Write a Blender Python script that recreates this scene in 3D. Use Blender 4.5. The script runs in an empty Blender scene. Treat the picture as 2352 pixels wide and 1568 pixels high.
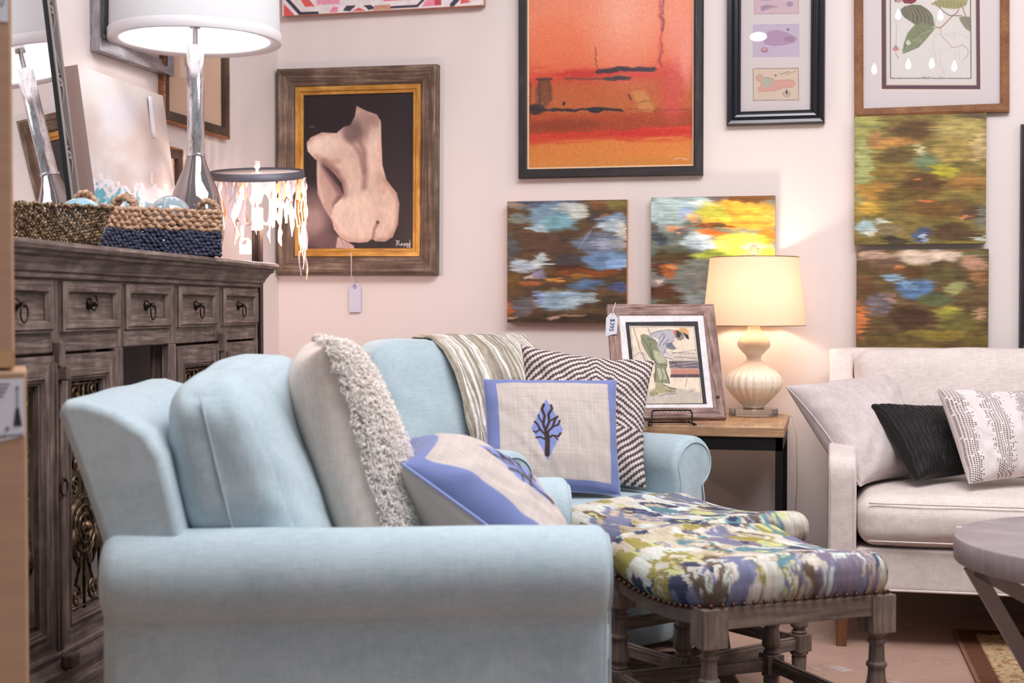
import bpy, math, random
import numpy as np
from mathutils import Matrix, Vector
random.seed(4); RNG = np.random.default_rng(4)
sc = bpy.context.scene
COL = sc.collection
PI = math.pi
# ------------------------------------------------------------------ camera
FPX = 3267.0
YAW = math.radians(12.5); PIT = math.atan(79/3267.0)
CAM = np.array([0, 0, 1.0])
FH = np.array([-math.sin(YAW), math.cos(YAW), 0.0])
RT = np.array([math.cos(YAW), math.sin(YAW), 0.0])
FW = FH*math.cos(PIT)+np.array([0, 0, -math.sin(PIT)])
UP = np.cross(RT, FW)
cd = bpy.data.cameras.new('camera'); cam = bpy.data.objects.new('camera', cd); COL.objects.link(cam)
cd.sensor_width = 36; cd.lens = FPX*36/2352; cd.clip_start = 0.05; cd.clip_end = 60
cam.location = CAM; cam.rotation_euler = (PI/2-PIT, 0, YAW)
cd.dof.use_dof = True; cd.dof.focus_distance = 4.3; cd.dof.aperture_fstop = 4.5
sc.camera = cam
# ------------------------------------------------------------------ world, lights, exposure
w = bpy.data.worlds.new('world'); sc.world = w; w.use_nodes = True
bgn = w.node_tree.nodes['Background']; bgn.inputs[0].default_value = (0.86, 0.93, 1.0, 1); bgn.inputs[1].default_value = 0.40
vs = sc.view_settings; vs.view_transform = 'Standard'; vs.look = 'None'; vs.exposure = -0.46; vs.gamma = 1.0; vs.use_curve_mapping = False
sc.cycles.use_denoising = True
sc.cycles.max_bounces = 8; sc.cycles.transparent_max_bounces = 16
sc.cycles.sample_clamp_indirect = 6

def area(name, loc, tgt, size, power, col):
    l = bpy.data.lights.new(name, 'AREA'); l.shape = 'RECTANGLE'; l.size, l.size_y = size; l.energy = power; l.color = col
    o = bpy.data.objects.new(name, l); COL.objects.link(o); o.location = loc
    o.rotation_euler = (Vector(tgt)-Vector(loc)).to_track_quat('-Z', 'Y').to_euler(); return o
area('ceiling_panel_light', (0.2, 2.9, 3.3), (0.0, 3.2, 0), (3.0, 1.2), 100, (1, 0.975, 0.99))
area('ceiling_panel_light', (0.6, 2.0, 3.6), (0.2, 4.4, 0.7), (2.4, 0.8), 86, (1, 0.975, 0.99))
area('ceiling_panel_light', (3.6, 2.2, 3.5), (0.6, 3.6, 0.4), (1.2, 1.2), 48, (1, 0.95, 0.93))

def point(name, loc, power, col, r=0.03):
    l = bpy.data.lights.new(name, 'POINT'); l.energy = power; l.color = col; l.shadow_soft_size = r
    o = bpy.data.objects.new(name, l); COL.objects.link(o); o.location = loc; return o
# ------------------------------------------------------------------ pixel helpers (survey of the photo)
def ray(x, y): return FW+RT*(x-1176)/FPX-UP*(y-784)/FPX
def pl(x, y, p0, n):
    r = ray(x, y); n = np.array(n, float); t = ((np.array(p0, float)-CAM)@n)/(r@n); return CAM+t*r
def atz(x, y, z): return pl(x, y, (0, 0, z), (0, 0, 1))
def atY(x, y, Y): return pl(x, y, (0, Y, 0), (0, 1, 0))
def atX(x, y, X): return pl(x, y, (X, 0, 0), (1, 0, 0))
def atd(x, y, d): return CAM+ray(x, y)*d
def rd(r, d, z=0.0):
    p = RT*r+FH*d; return np.array([p[0], p[1], z])
# ------------------------------------------------------------------ colour, materials
def lin(c):
    c = np.asarray(c, float)/255.0
    return np.where(c <= 0.04045, c/12.92, ((c+0.055)/1.055)**2.4)
def L4(c): a = lin(c); return (float(a[0]), float(a[1]), float(a[2]), 1)
MATS = {}
def mat(name, col=(200, 200, 200), rough=0.6, metal=0.0, spec=0.5, **kw):
    if name in MATS: return MATS[name]
    m = bpy.data.materials.new(name); m.use_nodes = True; MATS[name] = m
    nt = m.node_tree; b = nt.nodes['Principled BSDF']
    b.inputs['Base Color'].default_value = L4(col); b.inputs['Roughness'].default_value = rough
    b.inputs['Metallic'].default_value = metal; b.inputs['Specular IOR Level'].default_value = spec
    for k, v in kw.items(): b.inputs[k.replace('_', ' ')].default_value = v
    return m
def nodes(m): return m.node_tree, m.node_tree.nodes['Principled BSDF']
def N(nt, t, **kw):
    n = nt.nodes.new(t)
    for k, v in kw.items():
        if hasattr(n, k): setattr(n, k, v)
        else: n.inputs[k.replace('_', ' ')].default_value = v
    return n
def mapping(nt, scale, src='Object', rot=(0, 0, 0)):
    tc = N(nt, 'ShaderNodeTexCoord'); mp = N(nt, 'ShaderNodeMapping')
    mp.inputs['Scale'].default_value = scale; mp.inputs['Rotation'].default_value = rot
    nt.links.new(tc.outputs[src], mp.inputs[0]); return mp.outputs[0]
def noise(nt, vec, scale=1.0, detail=4, rough=0.55, dist=0.0):
    n = N(nt, 'ShaderNodeTexNoise'); n.inputs['Scale'].default_value = scale; n.inputs['Detail'].default_value = detail
    n.inputs['Roughness'].default_value = rough; n.inputs['Distortion'].default_value = dist
    nt.links.new(vec, n.inputs['Vector']); return n.outputs['Fac']
def ramp(nt, fac, stops):
    r = N(nt, 'ShaderNodeValToRGB'); e = r.color_ramp.elements
    while len(e) < len(stops): e.new(0.5)
    for i, (p, c) in enumerate(stops): e[i].position = p; e[i].color = L4(c)
    nt.links.new(fac, r.inputs[0]); return r.outputs[0]
def bump(nt, b, fac, strength=0.3, dist=0.002):
    n = N(nt, 'ShaderNodeBump'); n.inputs['Strength'].default_value = strength; n.inputs['Distance'].default_value = dist
    nt.links.new(fac, n.inputs['Height']); nt.links.new(n.outputs[0], b.inputs['Normal'])
def add(nt, a, b_, op='ADD'):
    n = N(nt, 'ShaderNodeMath', operation=op)
    for i, v in enumerate((a, b_)):
        if isinstance(v, (int, float)): n.inputs[i].default_value = v
        else: nt.links.new(v, n.inputs[i])
    return n.outputs[0]
def wood(name, dark, mid, light, rough=0.65, sc_=(5, 90, 1), bmp=0.5):
    m = mat(name, mid, rough); nt, b = nodes(m)
    if len(nt.nodes) > 2: return m
    v = mapping(nt, sc_, 'UV'); f = noise(nt, v, 1, 6, 0.65, 0.6)
    v2 = mapping(nt, (14, 14, 14), 'Object'); f2 = noise(nt, v2, 1, 5, 0.6)
    s = add(nt, add(nt, f, 0.65, 'MULTIPLY'), add(nt, f2, 0.35, 'MULTIPLY'))
    nt.links.new(ramp(nt, s, [(0.36, dark), (0.5, mid), (0.63, light)]), b.inputs['Base Color'])
    bump(nt, b, f, bmp, 0.002); return m
def fabric(name, c1, c2, rough=0.9, wv=700, bmp=0.35, src='Object', big=6):
    m = mat(name, c1, rough, spec=0.2, Sheen_Weight=0.25, Sheen_Roughness=0.5); nt, b = nodes(m)
    if len(nt.nodes) > 2: return m
    a = noise(nt, mapping(nt, (wv, wv*0.06, wv*0.06), src), 1, 2); c = noise(nt, mapping(nt, (wv*0.06, wv*0.06, wv), src), 1, 2)
    d = noise(nt, mapping(nt, (wv*0.06, wv, wv*0.06), src), 1, 2)
    s = add(nt, add(nt, a, c), d); s3 = add(nt, s, 0.3333, 'MULTIPLY')
    g = noise(nt, mapping(nt, (big, big, big), src), 1, 3)
    t = add(nt, add(nt, s3, 0.75, 'MULTIPLY'), add(nt, g, 0.25, 'MULTIPLY'))
    nt.links.new(ramp(nt, t, [(0.40, c2), (0.58, c1)]), b.inputs['Base Color'])
    bump(nt, b, s3, bmp, 0.0015); return m
def painted(name='painted', rough=0.55, spec=0.4, bsc=0, bst=0.3, sheen=0.0):
    if name in MATS: return MATS[name]
    m = mat(name, (255, 255, 255), rough, spec=spec, Sheen_Weight=sheen); nt, b = nodes(m)
    at = N(nt, 'ShaderNodeAttribute'); at.attribute_name = 'Col'
    nt.links.new(at.outputs['Color'], b.inputs['Base Color'])
    if bsc:
        f = add(nt, noise(nt, mapping(nt, (bsc, bsc*0.12, bsc*0.12)), 1, 3), noise(nt, mapping(nt, (bsc*0.12, bsc*0.12, bsc)), 1, 3))
        bump(nt, b, f, bst, 0.001)
    return m
def thin_glass(name, tint=(255, 255, 255), refl=0.06, rough=0.02):
    if name in MATS: return MATS[name]
    m = bpy.data.materials.new(name); m.use_nodes = True; MATS[name] = m; nt = m.node_tree
    nt.nodes.remove(nt.nodes['Principled BSDF']); o = nt.nodes['Material Output']
    t = N(nt, 'ShaderNodeBsdfTransparent'); t.inputs[0].default_value = L4(tint)
    g = N(nt, 'ShaderNodeBsdfGlossy'); g.inputs['Roughness'].default_value = rough
    lw = N(nt, 'ShaderNodeLayerWeight'); lw.inputs[0].default_value = 0.25
    mr = N(nt, 'ShaderNodeMapRange'); mr.inputs[3].default_value = refl; mr.inputs[4].default_value = 0.9
    nt.links.new(lw.outputs['Facing'], mr.inputs[0])
    pw = N(nt, 'ShaderNodeMath', operation='POWER'); pw.inputs[1].default_value = 1.0
    nt.links.new(mr.outputs[0], pw.inputs[0])
    mx = N(nt, 'ShaderNodeMixShader'); nt.links.new(pw.outputs[0], mx.inputs[0])
    nt.links.new(t.outputs[0], mx.inputs[1]); nt.links.new(g.outputs[0], mx.inputs[2]); nt.links.new(mx.outputs[0], o.inputs[0]); return m
def shade_mat(name, col, trans=0.55):
    if name in MATS: return MATS[name]
    m = bpy.data.materials.new(name); m.use_nodes = True; MATS[name] = m; nt = m.node_tree
    nt.nodes.remove(nt.nodes['Principled BSDF']); o = nt.nodes['Material Output']
    d = N(nt, 'ShaderNodeBsdfDiffuse'); t = N(nt, 'ShaderNodeBsdfTranslucent'); mx = N(nt, 'ShaderNodeMixShader')
    d.inputs[0].default_value = L4(col); t.inputs[0].default_value = L4(col); mx.inputs[0].default_value = trans
    nt.links.new(d.outputs[0], mx.inputs[1]); nt.links.new(t.outputs[0], mx.inputs[2]); nt.links.new(mx.outputs[0], o.inputs[0]); return m
def glow(name, col, strength):
    m = mat(name, col, 0.4); b = nodes(m)[1]
    b.inputs['Emission Color'].default_value = L4(col); b.inputs['Emission Strength'].default_value = strength; return m
# ------------------------------------------------------------------ mesh builder
class MB:
    def __init__(s): s.v = []; s.f = []; s.uv = []; s.sm = []
    def addm(s, vs_, fs, uvs=None, smooth=True):
        o = len(s.v); s.v += [tuple(map(float, p)) for p in vs_]
        for i, f in enumerate(fs):
            s.f.append(tuple(o+k for k in f)); s.sm.append(smooth)
            s.uv.append(uvs[i] if uvs is not None else None)
        return s
    def box(s, lo, hi, M=None):
        lo = list(lo); hi = list(hi)
        c = [(x, y, z) for x in (lo[0], hi[0]) for y in (lo[1], hi[1]) for z in (lo[2], hi[2])]
        F = [(0, 1, 3, 2), (4, 6, 7, 5), (0, 4, 5, 1), (2, 3, 7, 6), (0, 2, 6, 4), (1, 5, 7, 3)]
        dim = [hi[i]-lo[i] for i in range(3)]; ax = int(np.argmax(dim)); off = random.random()*5
        uvs = []
        for f in F:
            rng = [max(c[k][a] for k in f)-min(c[k][a] for k in f) for a in range(3)]
            fl = [a for a in range(3) if rng[a] > 1e-9]
            if len(fl) < 2: fl = [a for a in range(3) if a != int(np.argmin(rng))]
            a0 = ax if ax in fl else max(fl, key=lambda a: rng[a]); a1 = [a for a in fl if a != a0][0]
            uvs.append([(c[k][a0]+off, c[k][a1]+off*0.37) for k in f])
        if M is not None: c = [tuple(M @ Vector(p)) for p in c]
        return s.addm(c, F, uvs, False)
    def beam(s, a, b, wx, wz, up=(0, 0, 1)):
        a = Vector(a); b = Vector(b); d = b-a; L = d.length; y = d.normalized(); u = Vector(up)
        x = y.cross(u).normalized(); z = x.cross(y)
        M = Matrix(((x[0], y[0], z[0], a[0]), (x[1], y[1], z[1], a[1]), (x[2], y[2], z[2], a[2]), (0, 0, 0, 1)))
        return s.box((-wx/2, 0, -wz/2), (wx/2, L, wz/2), M)
    def lathe(s, prof, c=(0, 0, 0), n=24, flute=0, famp=0.0, fz=None):
        vs_ = []; fs = []; uv = []
        for (r, z) in prof:
            for k in range(n):
                a = 2*PI*k/n; rr = r
                if flute:
                    wgt = fz(z) if fz else 1.0
                    rr = r*(1+famp*wgt*(abs(math.cos(a*flute/2))-0.6))
                vs_.append((c[0]+rr*math.cos(a), c[1]+rr*math.sin(a), c[2]+z))
        for i in range(len(prof)-1):
            for k in range(n):
                k2 = (k+1) % n; fs.append((i*n+k, i*n+k2, (i+1)*n+k2, (i+1)*n+k))
                u0 = prof[i][1]; u1 = prof[i+1][1]; uv.append([(u0, k*.01), (u0, (k+1)*.01), (u1, (k+1)*.01), (u1, k*.01)])
        return s.addm(vs_, fs, uv, True)
    def tube(s, pts, r, n=8, closed=False, cap=True):
        P = [Vector(p) for p in pts]; m = len(P)
        rr = r if hasattr(r, '__len__') else [r]*m
        vs_ = []; fs = []; prev = None
        for i in range(m):
            if closed: t = P[(i+1) % m]-P[i-1]
            else: t = P[min(i+1, m-1)]-P[max(i-1, 0)]
            if t.length < 1e-9: t = Vector((0, 0, 1))
            t.normalize()
            if prev is None:
                u = t.cross(Vector((0, 0, 1)));
                if u.length < 1e-3: u = t.cross(Vector((1, 0, 0)))
            else:
                u = prev-t*prev.dot(t)
                if u.length < 1e-6: u = t.cross(Vector((0, 0, 1)))
            u.normalize(); prev = u; w_ = t.cross(u)
            for k in range(n):
                a = 2*PI*k/n; vs_.append(tuple(P[i]+(u*math.cos(a)+w_*math.sin(a))*rr[i]))
        for i in range(m if closed else m-1):
            j = (i+1) % m
            for k in range(n): fs.append((i*n+k, i*n+(k+1) % n, j*n+(k+1) % n, j*n+k))
        if cap and not closed:
            fs.append(tuple(range(n))[::-1]); fs.append(tuple((m-1)*n+k for k in range(n)))
        return s.addm(vs_, fs, None, True)
    def sphere(s, c, r, n=16, sq=(1, 1, 1)):
        vs_ = []; fs = []
        h = n//2
        for i in range(h+1):
            th = PI*i/h
            for k in range(n): a = 2*PI*k/n; vs_.append((c[0]+r*sq[0]*math.sin(th)*math.cos(a), c[1]+r*sq[1]*math.sin(th)*math.sin(a), c[2]+r*sq[2]*math.cos(th)))
        for i in range(h):
            for k in range(n): fs.append((i*n+k, (i+1)*n+k, (i+1)*n+(k+1) % n, i*n+(k+1) % n))
        return s.addm(vs_, fs, None, True)
    def prism(s, poly, x0, x1, axis='x', smooth=False):
        n = len(poly)
        def mk(x, p): return {'x': (x, p[0], p[1]), 'y': (p[0], x, p[1]), 'z': (p[0], p[1], x)}[axis]
        vs_ = [mk(x0, p) for p in poly]+[mk(x1, p) for p in poly]; L = 0; uv = []; fs = []
        for i in range(n):
            j = (i+1) % n; l = math.dist(poly[i], poly[j]); fs.append((i, j, n+j, n+i)); uv.append([(x0, L), (x0, L+l), (x1, L+l), (x1, L)]); L += l
        s.addm(vs_, fs, uv, smooth)
        o = len(s.v)-2*n
        for base, rev in ((0, True), (n, False)):
            f = [o+base+k for k in range(n)]
            s.f.append(tuple(f[::-1] if rev else f)); s.sm.append(False); s.uv.append([(p[0], p[1]) for p in (poly[::-1] if rev else poly)])
        return s
    def frame(s, w_, h_, prof):
        """mitred picture-frame moulding round an opening w x h in XZ, front towards -Y. prof: (outward, forward)"""
        n = len(prof); C = [(-1, -1), (1, -1), (1, 1), (-1, 1)]
        vs_ = []
        for (sx, sz) in C:
            for (o, f) in prof: vs_.append((sx*(w_/2+o), -f, sz*(h_/2+o)))
        fs = []; uv = []; acc = [0]
        for i in range(n-1): acc.append(acc[-1]+math.dist(prof[i], prof[i+1]))
        for k in range(4):
            k2 = (k+1) % 4; Ls = w_ if k % 2 == 0 else h_
            for i in range(n-1):
                fs.append((k*n+i, k2*n+i, k2*n+i+1, k*n+i+1))
                o0, o1 = prof[i][0], prof[i+1][0]; q = k*3.3
                uv.append([(q-o0, acc[i]+q), (q+Ls+o0, acc[i]+q), (q+Ls+o1, acc[i+1]+q), (q-o1, acc[i+1]+q)])
        return s.addm(vs_, fs, uv, False)
    def mesh(s, name):
        me = bpy.data.meshes.new(name); me.from_pydata(s.v, [], s.f)
        me.polygons.foreach_set('use_smooth', s.sm)
        if any(u is not None for u in s.uv):
            ul = me.uv_layers.new(name='UVMap'); a = np.zeros((len(me.loops), 2), np.float32); k = 0
            for f, u in zip(s.f, s.uv):
                if u is not None: a[k:k+len(f)] = u
                k += len(f)
            ul.data.foreach_set('uv', a.ravel())
        me.update(); return me
    def build(s, name, m, parent=None, bevel=0, seg=2, sub=0, fix=True):
        me = s.mesh(name)
        if fix:
            import bmesh
            bm = bmesh.new(); bm.from_mesh(me); bmesh.ops.recalc_face_normals(bm, faces=bm.faces); bm.to_mesh(me); bm.free()
        return link(name, me, m, parent, bevel, seg, sub)
def link(name, me, m, parent=None, bevel=0, seg=2, sub=0):
    o = bpy.data.objects.new(name, me); COL.objects.link(o)
    if m is not None: me.materials.append(m)
    if parent is not None: o.parent = parent
    if bevel:
        b = o.modifiers.new('bevel', 'BEVEL'); b.width = bevel; b.segments = seg; b.limit_method = 'ANGLE'; b.angle_limit = math.radians(40)
    if sub:
        b = o.modifiers.new('subsurf', 'SUBSURF'); b.levels = sub; b.render_levels = sub
    return o
def tag(o, label, cat, group=None):
    o['label'] = label; o['category'] = cat
    if group: o['group'] = group
    return o
def thing(name, label, cat, loc=(0, 0, 0), rz=0.0, group=None, M=None):
    o = bpy.data.objects.new(name, None); COL.objects.link(o); o.empty_display_size = 0.05
    if M is not None: o.matrix_world = M
    else: o.location = loc; o.rotation_euler = (0, 0, rz)
    return tag(o, label, cat, group)
def struct(o): o['kind'] = 'structure'; return o
def part(o, label): o['label'] = label; return o
def basis(x, y, z, o):
    return Matrix(((x[0], y[0], z[0], o[0]), (x[1], y[1], z[1], o[1]), (x[2], y[2], z[2], o[2]), (0, 0, 0, 1)))
def copy_tree(o, parent=None):
    c = o.copy(); COL.objects.link(c)
    if parent is not None: c.parent = parent
    for ch in list(o.children): copy_tree(ch, c)
    return c
# rounded box / cushion
def rbox(h, r, n=20, puff=(0, 0, 0), wob=0.0, seed=1):
    hx, hy, hz = h; t = [math.sin(PI/2*(2*i/n-1)) for i in range(n+1)]
    idx = {}; V = []; F = []
    def vid(p):
        k = (round(p[0], 5), round(p[1], 5), round(p[2], 5))
        if k not in idx: idx[k] = len(V); V.append(p)
        return idx[k]
    for ax in range(3):
        for sgn in (-1, 1):
            g = [[None]*(n+1) for _ in range(n+1)]
            for i in range(n+1):
                for j in range(n+1):
                    p = [0, 0, 0]; p[ax] = sgn; p[(ax+1) % 3] = t[i]; p[(ax+2) % 3] = t[j]; g[i][j] = vid(tuple(p))
            for i in range(n):
                for j in range(n):
                    f = (g[i][j], g[i+1][j], g[i+1][j+1], g[i][j+1]); F.append(f if sgn > 0 else f[::-1])
    P = np.array(V); H = np.array(h); rr = np.minimum(r, H)
    q = P*H; c = np.clip(q, -(H-rr), H-rr); dlt = q-c; nn = np.linalg.norm(dlt/rr, axis=1, keepdims=True)
    nn[nn < 1e-9] = 1; O = c+dlt/nn
    for a in range(3):
        b1, b2 = (a+1) % 3, (a+2) % 3
        O[:, a] += P[:, a]*puff[a]*(1-P[:, b1]**2)*(1-P[:, b2]**2)
    if wob:
        nz = vn(O[:, 0]*9+O[:, 2]*7, O[:, 1]*9-O[:, 2]*5, seed)-0.5
        nz2 = vn(O[:, 0]*28+3, O[:, 1]*8+O[:, 2]*26, seed+3)-0.5
        nrm = P/np.linalg.norm(P, axis=1, keepdims=True); O += nrm*(nz*wob+nz2*wob*0.4)[:, None]
    return O, F
# ------------------------------------------------------------------ painter (pigment on dense grids)
def vn(x, y, seed=0):
    x = np.asarray(x, float); y = np.asarray(y, float); xi = np.floor(x); yi = np.floor(y); fx = x-xi; fy = y-yi
    fx = fx*fx*(3-2*fx); fy = fy*fy*(3-2*fy)
    def h(a, b): s_ = np.sin(a*127.1+b*311.7+seed*74.7)*43758.5453; return s_-np.floor(s_)
    return (h(xi, yi)*(1-fx)+h(xi+1, yi)*fx)*(1-fy)+(h(xi, yi+1)*(1-fx)+h(xi+1, yi+1)*fx)*fy
def fbm(x, y, seed=0, o=4):
    s_ = 0; a = 0.5; t = 0
    for i in range(o): s_ = s_+a*vn(x*2**i, y*2**i, seed+i*7); t += a; a *= 0.55
    return s_/t
class Pt:
    def __init__(s, X, Y, base=(200, 200, 200)):
        s.X0 = np.asarray(X, float).ravel(); s.Y0 = np.asarray(Y, float).ravel(); s.X = s.X0; s.Y = s.Y0
        s.C = np.tile(np.array(base, float), (len(s.X), 1)); s.T = (0, 0, 1)
    def crop(s, ox, oy, k): s.T = (ox, oy, k); s.X = (s.X0-ox)*k; s.Y = (s.Y0-oy)*k; return s
    def warp(s, dx, dy=0): s.X = s.X+dx; s.Y = s.Y+dy; return s
    def mix(s, m, c): m = np.clip(m, 0, 1)[:, None]; s.C = s.C*(1-m)+np.array(c, float)*m; return s
    def blob(s, x, y, rx, ry, c, soft=0.5, a=1.0):
        d = np.sqrt(((s.X-x)/rx)**2+((s.Y-y)/ry)**2); m = np.clip((1-d)/soft+0.5, 0, 1); return s.mix(m*m*(3-2*m)*a, c)
    def rect(s, x0, y0, x1, y1, c, soft=1.5, a=1.0):
        d = np.minimum(np.minimum(s.X-x0, x1-s.X), np.minimum(s.Y-y0, y1-s.Y)); return s.mix(np.clip(d/soft+0.5, 0, 1)*a, c)
    def _segd(s, a, b):
        ax, ay = a; bx, by = b; dx, dy = bx-ax, by-ay; L2 = dx*dx+dy*dy+1e-9
        t = np.clip(((s.X-ax)*dx+(s.Y-ay)*dy)/L2, 0, 1); return np.hypot(s.X-ax-t*dx, s.Y-ay-t*dy)
    def poly(s, P, c, soft=2.0, a=1.0):
        ins = np.zeros(len(s.X), bool); D = np.full(len(s.X), 1e9)
        for i in range(len(P)):
            (x1, y1), (x2, y2) = P[i], P[(i+1) % len(P)]
            cnd = ((y1 > s.Y) != (y2 > s.Y)) & (s.X < (x2-x1)*(s.Y-y1)/((y2-y1) or 1e-9)+x1); ins ^= cnd
            D = np.minimum(D, s._segd(P[i], P[(i+1) % len(P)]))
        return s.mix(np.clip(np.where(ins, D, -D)/soft+0.5, 0, 1)*a, c)
    def line(s, P, w_, c, a=1.0, soft=None):
        D = np.full(len(s.X), 1e9)
        for i in range(len(P)-1): D = np.minimum(D, s._segd(P[i], P[i+1]))
        soft = soft or max(w_*0.5, 1.0); return s.mix(np.clip((w_/2-D)/soft+0.5, 0, 1)*a, c)
    def tone(s, f): s.C = np.clip(s.C*np.asarray(f)[:, None], 0, 255); return s
    def done(s):
        l = (s.C@np.array([0.3, 0.59, 0.11]))[:, None]; return lin(np.clip(l+(s.C-l)*0.90+3, 0, 255))
def set_col(me, C):
    at = me.color_attributes.new('Col', 'FLOAT_COLOR', 'POINT'); a = np.ones((len(me.vertices), 4), np.float32)
    a[:len(C), :3] = C; at.data.foreach_set('color', a.ravel())
def paint_face(name, w_, h_, quad, fn, m, parent, y=0.0, res=1.35, thick=0.0, edge=None):
    """painted rectangle w x h (XZ plane, facing -Y); quad = the photo corners TL,TR,BR,BL that give paint coordinates"""
    q = [np.array(p, float) for p in quad]
    nx = int(np.linalg.norm(q[1]-q[0])/res)+2; ny = int(np.linalg.norm(q[3]-q[0])/res)+2
    U, V = np.meshgrid(np.linspace(0, 1, nx), np.linspace(0, 1, ny))
    px = ((1-U)*(1-V))[..., None]*q[0]+(U*(1-V))[..., None]*q[1]+(U*V)[..., None]*q[2]+((1-U)*V)[..., None]*q[3]
    p = Pt(px[..., 0], px[..., 1]); fn(p); C = p.done()
    vs_ = np.stack([(U-0.5)*w_, np.full_like(U, y), (0.5-V)*h_], -1).reshape(-1, 3)
    I = np.arange(nx*ny).reshape(ny, nx)
    F = np.stack([I[:-1, :-1], I[1:, :-1], I[1:, 1:], I[:-1, 1:]], -1).reshape(-1, 4).tolist()
    vs_ = vs_.tolist()
    if thick:
        o = len(vs_); cs = [(-1, 1), (1, 1), (1, -1), (-1, -1)]
        vs_ += [(sx*w_/2, y, sz*h_/2) for sx, sz in cs]+[(sx*w_/2, y+thick, sz*h_/2) for sx, sz in cs]
        F += [(o+i, o+4+i, o+4+(i+1) % 4, o+(i+1) % 4) for i in range(4)]+[(o+4, o+5, o+6, o+7)]
        ec = np.tile(lin(edge or (190, 180, 170)), (8, 1)); C = np.vstack([C, ec])
    me = bpy.data.meshes.new(name); me.from_pydata(vs_, [], F); set_col(me, C); me.update()
    return link(name, me, m, parent)
def text_mesh(txt, size, m, parent, M, name='lettering'):
    c = bpy.data.curves.new('t', 'FONT'); c.body = txt; c.size = size; c.extrude = 0.0002; c.align_x = 'CENTER'; c.align_y = 'CENTER'
    o = bpy.data.objects.new('t', c); COL.objects.link(o); dg = bpy.context.evaluated_depsgraph_get(); dg.update()
    me = bpy.data.meshes.new_from_object(o.evaluated_get(dg)); COL.objects.unlink(o); bpy.data.objects.remove(o)
    t = link(name, me, m, parent); t.matrix_local = M; return t
# ------------------------------------------------------------------ common materials
BLUE = fabric('blue_linen', (186, 202, 209), (164, 184, 193), wv=620, bmp=0.35)
WHITE_F = fabric('white_linen', (224, 211, 206), (202, 186, 183), wv=520, bmp=0.5)
CREAMF = fabric('cream_linen', (226, 212, 202), (204, 188, 179), wv=650)
OAK = wood('weathered_oak', (62, 50, 46), (106, 88, 82), (150, 130, 122))
DARKM = mat('black_iron', (30, 28, 28), 0.5, 0.6)
PAINT = painted('oil_paint', 0.5, 0.35, 260, 0.15)
PAPER = painted('printed_paper', 0.8, 0.2)
YB = 5.3; XL = -2.12
# ================================================================== SETTING
def plane_obj(name, pts, m):
    me = bpy.data.meshes.new(name); me.from_pydata([tuple(p) for p in pts], [], [tuple(range(len(pts)))])
    ul = me.uv_layers.new(name='UVMap'); return struct(link(name, me, m))
WM = mat('plaster_wall', (228, 214, 206), 0.85, spec=0.25); nt, b = nodes(WM)
f1 = noise(nt, mapping(nt, (0.9, 0.9, 0.9)), 1, 3); f2 = noise(nt, mapping(nt, (14, 14, 14)), 1, 6, 0.7)
nt.links.new(ramp(nt, f1, [(0.3, (225, 212, 210)), (0.7, (229, 217, 214))]), b.inputs['Base Color']); bump(nt, b, f2, 0.12, 0.004)
def slab(name, lo, hi, m): return struct(MB().box(lo, hi).build(name, m))
slab('wall_back', (XL-0.15, YB, 0), (5.0, YB+0.15, 3.4), WM)
slab('wall_left', (XL-0.15, -0.6, 0), (XL, YB, 3.4), WM)
FM = mat('worn_concrete', (150, 128, 120), 0.45, spec=0.4); nt, b = nodes(FM)
g1 = noise(nt, mapping(nt, (1.6, 1.6, 1.6)), 1, 5, 0.6, 0.5); g2 = noise(nt, mapping(nt, (4.2, 4.2, 1)), 1, 8, 0.72, 1.2); g3 = noise(nt, mapping(nt, (40, 40, 40)), 1, 6)
c1 = ramp(nt, g1, [(0.3, (150, 118, 106)), (0.5, (172, 139, 125)), (0.7, (184, 151, 134))])
vo = N(nt, 'ShaderNodeTexVoronoi'); vo.feature = 'DISTANCE_TO_EDGE'; vo.inputs['Scale'].default_value = 1
mp_ = mapping(nt, (3.1, 3.1, 3.1)); va = N(nt, 'ShaderNodeVectorMath', operation='ADD'); nt.links.new(mp_, va.inputs[0])
nn_ = N(nt, 'ShaderNodeTexNoise'); nn_.inputs['Scale'].default_value = 5; nn_.inputs['Detail'].default_value = 5; nt.links.new(mp_, nn_.inputs[0])
nt.links.new(nn_.outputs['Color'], va.inputs[1]); nt.links.new(va.outputs[0], vo.inputs[0])
chips = ramp(nt, g2, [(0.585, (0, 0, 0)), (0.60, (255, 255, 255))]); crack = ramp(nt, vo.outputs['Distance'], [(0.0, (255, 255, 255)), (0.012, (0, 0, 0))])
def mixc(nt, fac, a, col, amt=1.0):
    m_ = N(nt, 'ShaderNodeMix', data_type='RGBA'); f = add(nt, fac, amt, 'MULTIPLY')
    nt.links.new(f, m_.inputs[0]); nt.links.new(a, m_.inputs[6]); m_.inputs[7].default_value = L4(col); return m_.outputs[2]
c2 = mixc(nt, chips, c1, (184, 176, 176), 0.75); c3 = mixc(nt, crack, c2, (100, 78, 70), 0.45)
nt.links.new(c3, b.inputs['Base Color']); bump(nt, b, g3, 0.15, 0.003)
slab('floor', (XL-0.15, -0.6, -0.1), (5.0, YB+0.15, 0), FM)
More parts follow.
